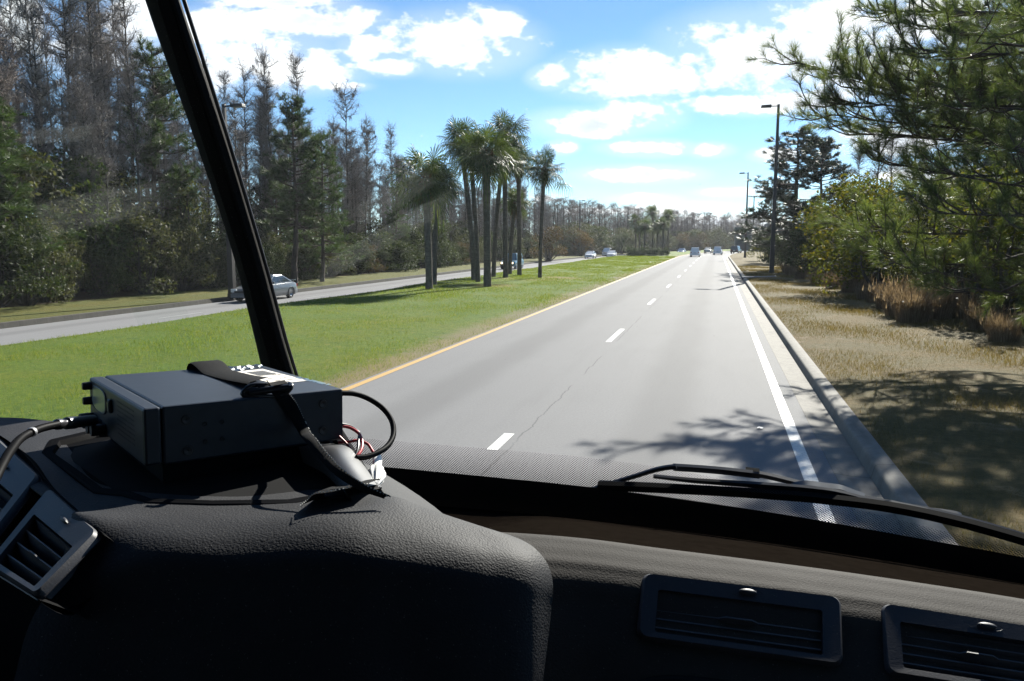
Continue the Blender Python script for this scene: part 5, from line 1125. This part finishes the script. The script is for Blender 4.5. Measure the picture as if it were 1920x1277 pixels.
for px, d, yt, pr, lab in ((1630, 45, 255, CYPB[0], 'bare brown tree showing through the gap below the long bough'), (1662, 50, 225, CYP[0], 'thin bare tree in the gap below the long bough, farther back'), (1600, 55, 290, CYPB[1], 'low bare tree beside the dark pines'), (1700, 42, 160, CYP[2], 'bare tree half lost behind the big near pine'), (1580, 75, 330, CYPB[0], 'far bare tree low over the yellow shrubs'), (1800, 36, 60, CYP[1], 'tall bare tree deep behind the big near pine'), (1880, 32, 40, CYPB[1], 'bare tree deep at the photo edge behind the boughs')):
    tall(pr, px, d, yt, lab, 'tree', 'bare trees behind the near verge', z=.3, wide=1.2, h=15. if pr in CYP else 13.)
GY = 'shrubs of the brush edge along the near verge'
YL = ['yellow green leafy shrub in the brush edge of the near verge', 'dark leafy shrub in the brush edge of the near verge', 'olive shrub in the brush edge of the near verge', 'rusty shrub in the brush edge of the near verge']
for k_ in range(64):
    y = 13 + 125*(k_/64)**1.5 + rng.uniform(-.8, .8); x = 9.6 + abs(rng.normal(0, 1.3)) - .6*(y > 40); u = rng.random()
    if 45 < y < 100: x = max(x, 8.8)
    v = 0 if u < .36 else 1 if u < .6 else 2 if u < .86 else 3
    pr = (B_yel[int(rng.integers(2))], B_dark[int(rng.integers(3))], B_olive[int(rng.integers(3))], B_rust[int(rng.integers(2))])[v]
    s = rng.uniform(.55, 1.05); place(pr, (FX(x, y), y, .28), rng.uniform(0, 6.28), (s, s, s*rng.uniform(.75, 1.1)), YL[v], 'shrub', GY + ' of ' + ('yellow', 'dark', 'olive', 'rusty')[v] + ' leaf')
GZ = 'tall bushes in the depth behind the near verge'
for k_ in range(46):
    y = 16 + 120*(k_/46)**1.3; x = 13.5 + abs(rng.normal(0, 4)); u = rng.random(); pr = B_dark[int(rng.integers(3))] if u < .5 else B_olive[int(rng.integers(3))] if u < .8 else B_yel[int(rng.integers(2))]
    s = rng.uniform(1.0, 1.7); place(pr, (FX(x, y), y, .3), rng.uniform(0, 6.28), s, 'tall leafy bush deep behind the brush edge of the near verge', 'bush', GZ)
for px, d, yt, pr, lab in ((1600, 38, 352, B_yel[0], 'large yellow green shrub lit by the sun below the long bough'), (1655, 34, 345, B_yel[1], 'second sunlit yellow shrub, closer to the big near pine'), (1560, 48, 400, B_yel[0], 'sunlit shrub at the foot of the dark pines'), (1432, 95, 440, B_yel[1], 'low yellow green shrub at the second street lamp'), (1470, 60, 455, B_olive[0], 'low grey bush under the dark dense pine'), (1512, 57, 420, B_dark[1], 'broad dark bush under the slimmer dark pine'), (1452, 80, 440, B_dark[2], 'dark rounded bush by the smaller dark pine'), (1880, 24, 330, B_yel[0], 'yellow green bush glowing behind the lowest boughs of the big pine'), (1780, 27, 360, B_olive[1], 'olive bush behind the broom grass stand')):
    p = at(px, d, .3); h_ = 3.2 if pr in B_yel else 4.; s = (P(px, yt, d)[2]-.3)/h_; place(pr, p, rng.uniform(0, 6), (s*1.1, s*1.1, s), lab, 'shrub', 'standout shrubs of the near verge')
for k_ in range(40):
    y = 13 + 90*(k_/40)**1.4; x = 7.6 + abs(rng.normal(0, .8)) + (1.2 if y < 18 else 0); place(B_small[int(rng.integers(2))], (FX(x, y), y, .24), rng.uniform(0, 6), rng.uniform(.5, 1.1), 'low scrubby bush at the edge of the mown near verge', 'bush', 'low bushes at the edge of the near verge')
# dry broom-grass clumps
m_dry = leafmat('dry_grass', [(.10, .072, .045), (.15, .11, .07), (.21, .16, .105), (.27, .215, .15)], .7, .4, (1.15, 1.05, .8), .2)
def grass_clump(n, h, w):
    b = MB(); a = rng.uniform(0, 6.28, n); r = w*np.sqrt(rng.uniform(0, 1, n)); p0 = np.stack([r*np.cos(a), r*np.sin(a), np.full(n, -.03)], 1)
    hh = h*rng.uniform(.45, 1.1, n); ln_ = np.stack([np.cos(a), np.sin(a), np.zeros(n)], 1)*(rng.uniform(.05, .45, n)*hh)[:, None] + rng.normal(0, .06, (n, 3))
    p1 = p0 + ln_*.45 + np.stack([0*a, 0*a, hh*.65], 1); p2 = p0 + ln_*1.25 + np.stack([0*a, 0*a, hh], 1); sd_ = np.stack([-np.sin(a), np.cos(a), 0*a], 1)*.006
    b.quads(p0-sd_, p0+sd_, p1+sd_*.8, p1-sd_*.8); b.tris(p1-sd_*.8, p1+sd_*.8, p2)
    k_ = rng.choice(n, n//5); b.strips(p2[k_] - [0, 0, .12], p2[k_] + rng.normal(0, .03, (len(k_), 3)) + [0, 0, .08], .03); return b
cl = []
for i in range(3):
    o = grass_clump(1100, 1.0, .42).build('dry_grass_clump', m_dry); COL.objects.unlink(o); cl.append(o.data)
for k_, (px, py, s) in enumerate(((1690, 590, 1.25), (1725, 585, 1.35), (1755, 597, 1.2), (1710, 602, 1.1), (1780, 592, 1.0), (1665, 578, .95), (1815, 600, .9), (1840, 618, .8), (1640, 566, .8), (1560, 540, .8), (1530, 533, .7), (1590, 548, .75), (1500, 522, .8), (1545, 530, .7), (1880, 640, .8), (1740, 575, 1.3), (1770, 580, 1.2), (1800, 585, 1.0), (1620, 560, .7), (1480, 515, .8), (1575, 533, .8), (1610, 545, .9))):
    p = Pz(px, py, .22); o = bpy.data.objects.new('dry_grass_clump', cl[k_ % 3]); link(o); o.location = p; o.scale = (s*.95, s*.95, s*.85); o.rotation_euler = (0, 0, rng.uniform(0, 6))
    big_ = k_ in (0, 1, 2, 3, 4, 15, 16)
    tag(o, 'tall tawny broom grass in the thick stand below the big pine' if big_ else 'sparse low tuft of dry brown grass along the brush edge', 'dry grass', 'thick stand of tawny broom grass' if big_ else 'sparse dry tufts along the brush edge')
# ------------------------------------------------------------------ grass blades (nobody could count them)
def blades(name, n, xr, yr, h, mat_, ypow, zf, label):
    f = rng.uniform(0, 1, n); y = yr[0] + (yr[1]-yr[0])*f**ypow; x = rng.uniform(xr[0], xr[1], n); z = np.interp(x, gx[11:], gz[11:])
    keep = (np.sin(x*1.3+y*.7)+np.sin(x*.5-y*1.1)+rng.normal(0, .9, n)) > zf; x, y, z = x[keep], y[keep], z[keep]; n = len(x)
    z = z + np.where((x > -18) & (x < -8), .035*np.sin(y*.33+x*.8)*.8, 0) 
    wd = np.maximum(.006, y*.00055); hh = h*rng.uniform(.5, 1.3, n)*(1 + .9*np.clip(np.sin(x*2.1+np.sin(y*1.7)*2)*np.sin(y*1.9+x*.6), 0, 1)); a = rng.uniform(0, 6.28, n); p = np.stack([x + off(y), y, z-.02], 1); s = np.stack([np.cos(a), np.sin(a), 0*a], 1)*wd[:, None]/2
    tip = p + np.stack([rng.normal(0, .5, n)*hh, rng.normal(0, .5, n)*hh, hh+.02], 1); b = MB(); b.tris(p-s, p+s, tip); o = b.build(name, mat_); tag(o, label, 'grass', kind='stuff')
m_bl = leafmat('grass_blade', [(.072, .118, .014), (.108, .162, .02), (.15, .195, .03), (.21, .21, .05)], .6, .45, (1.3, 1.25, .5), .15)
m_bl2 = leafmat('verge_blade', [(.080, .070, .022), (.125, .095, .036), (.17, .128, .062), (.10, .098, .026)], .7, .4, (1.2, 1.1, .6), .15)
blades('grass', 230000, (-17.8, -6.3), (4, 135), .055, m_bl, 2.3, -1.0, 'short green grass blades covering the mown median')
blades('verge_grass', 170000, (2.02, 8.6), (3.2, 80), .06, m_bl2, 2.0, -.2, 'short dry grass blades scattered over the near verge')
# a little litter
m_lit = simple('litter_white', (.7, .7, .68), .6)
for k_, (px, py, z, lab) in enumerate(((1425, 803, .03, 'scrap of white paper lying on the road beside the edge line'), (1219, 492, .06, 'small white scrap lying in the median grass before the hedge'))):
    p = Pz(px, py, z); o = thing('paper_scrap', lab, 'litter', p); b = MB(); b.grid(np.array([[(.05*i-.07, .04*j-.05, .012*math.sin(i*2.1+j*1.7)+.02) for j in range(4)] for i in range(4)])*(2.0 if k_ == 1 else .5)); b.build('sheet', m_lit, o, smooth=True)

# thin sunlit air: far woods pale slightly
t = NT('air'); pv = t.n('ShaderNodeVolumePrincipled'); pv.inputs['Color'].default_value = (.93, .96, 1, 1); pv.inputs['Density'].default_value = .00028; pv.inputs['Anisotropy'].default_value = .1
t.l(pv.outputs[0], t.out.inputs['Volume'])
b = MB(); b.box((-1600, -1600, -3), (2100, 1700, 40)); tag(b.build('haze', t.m), kind='stuff')
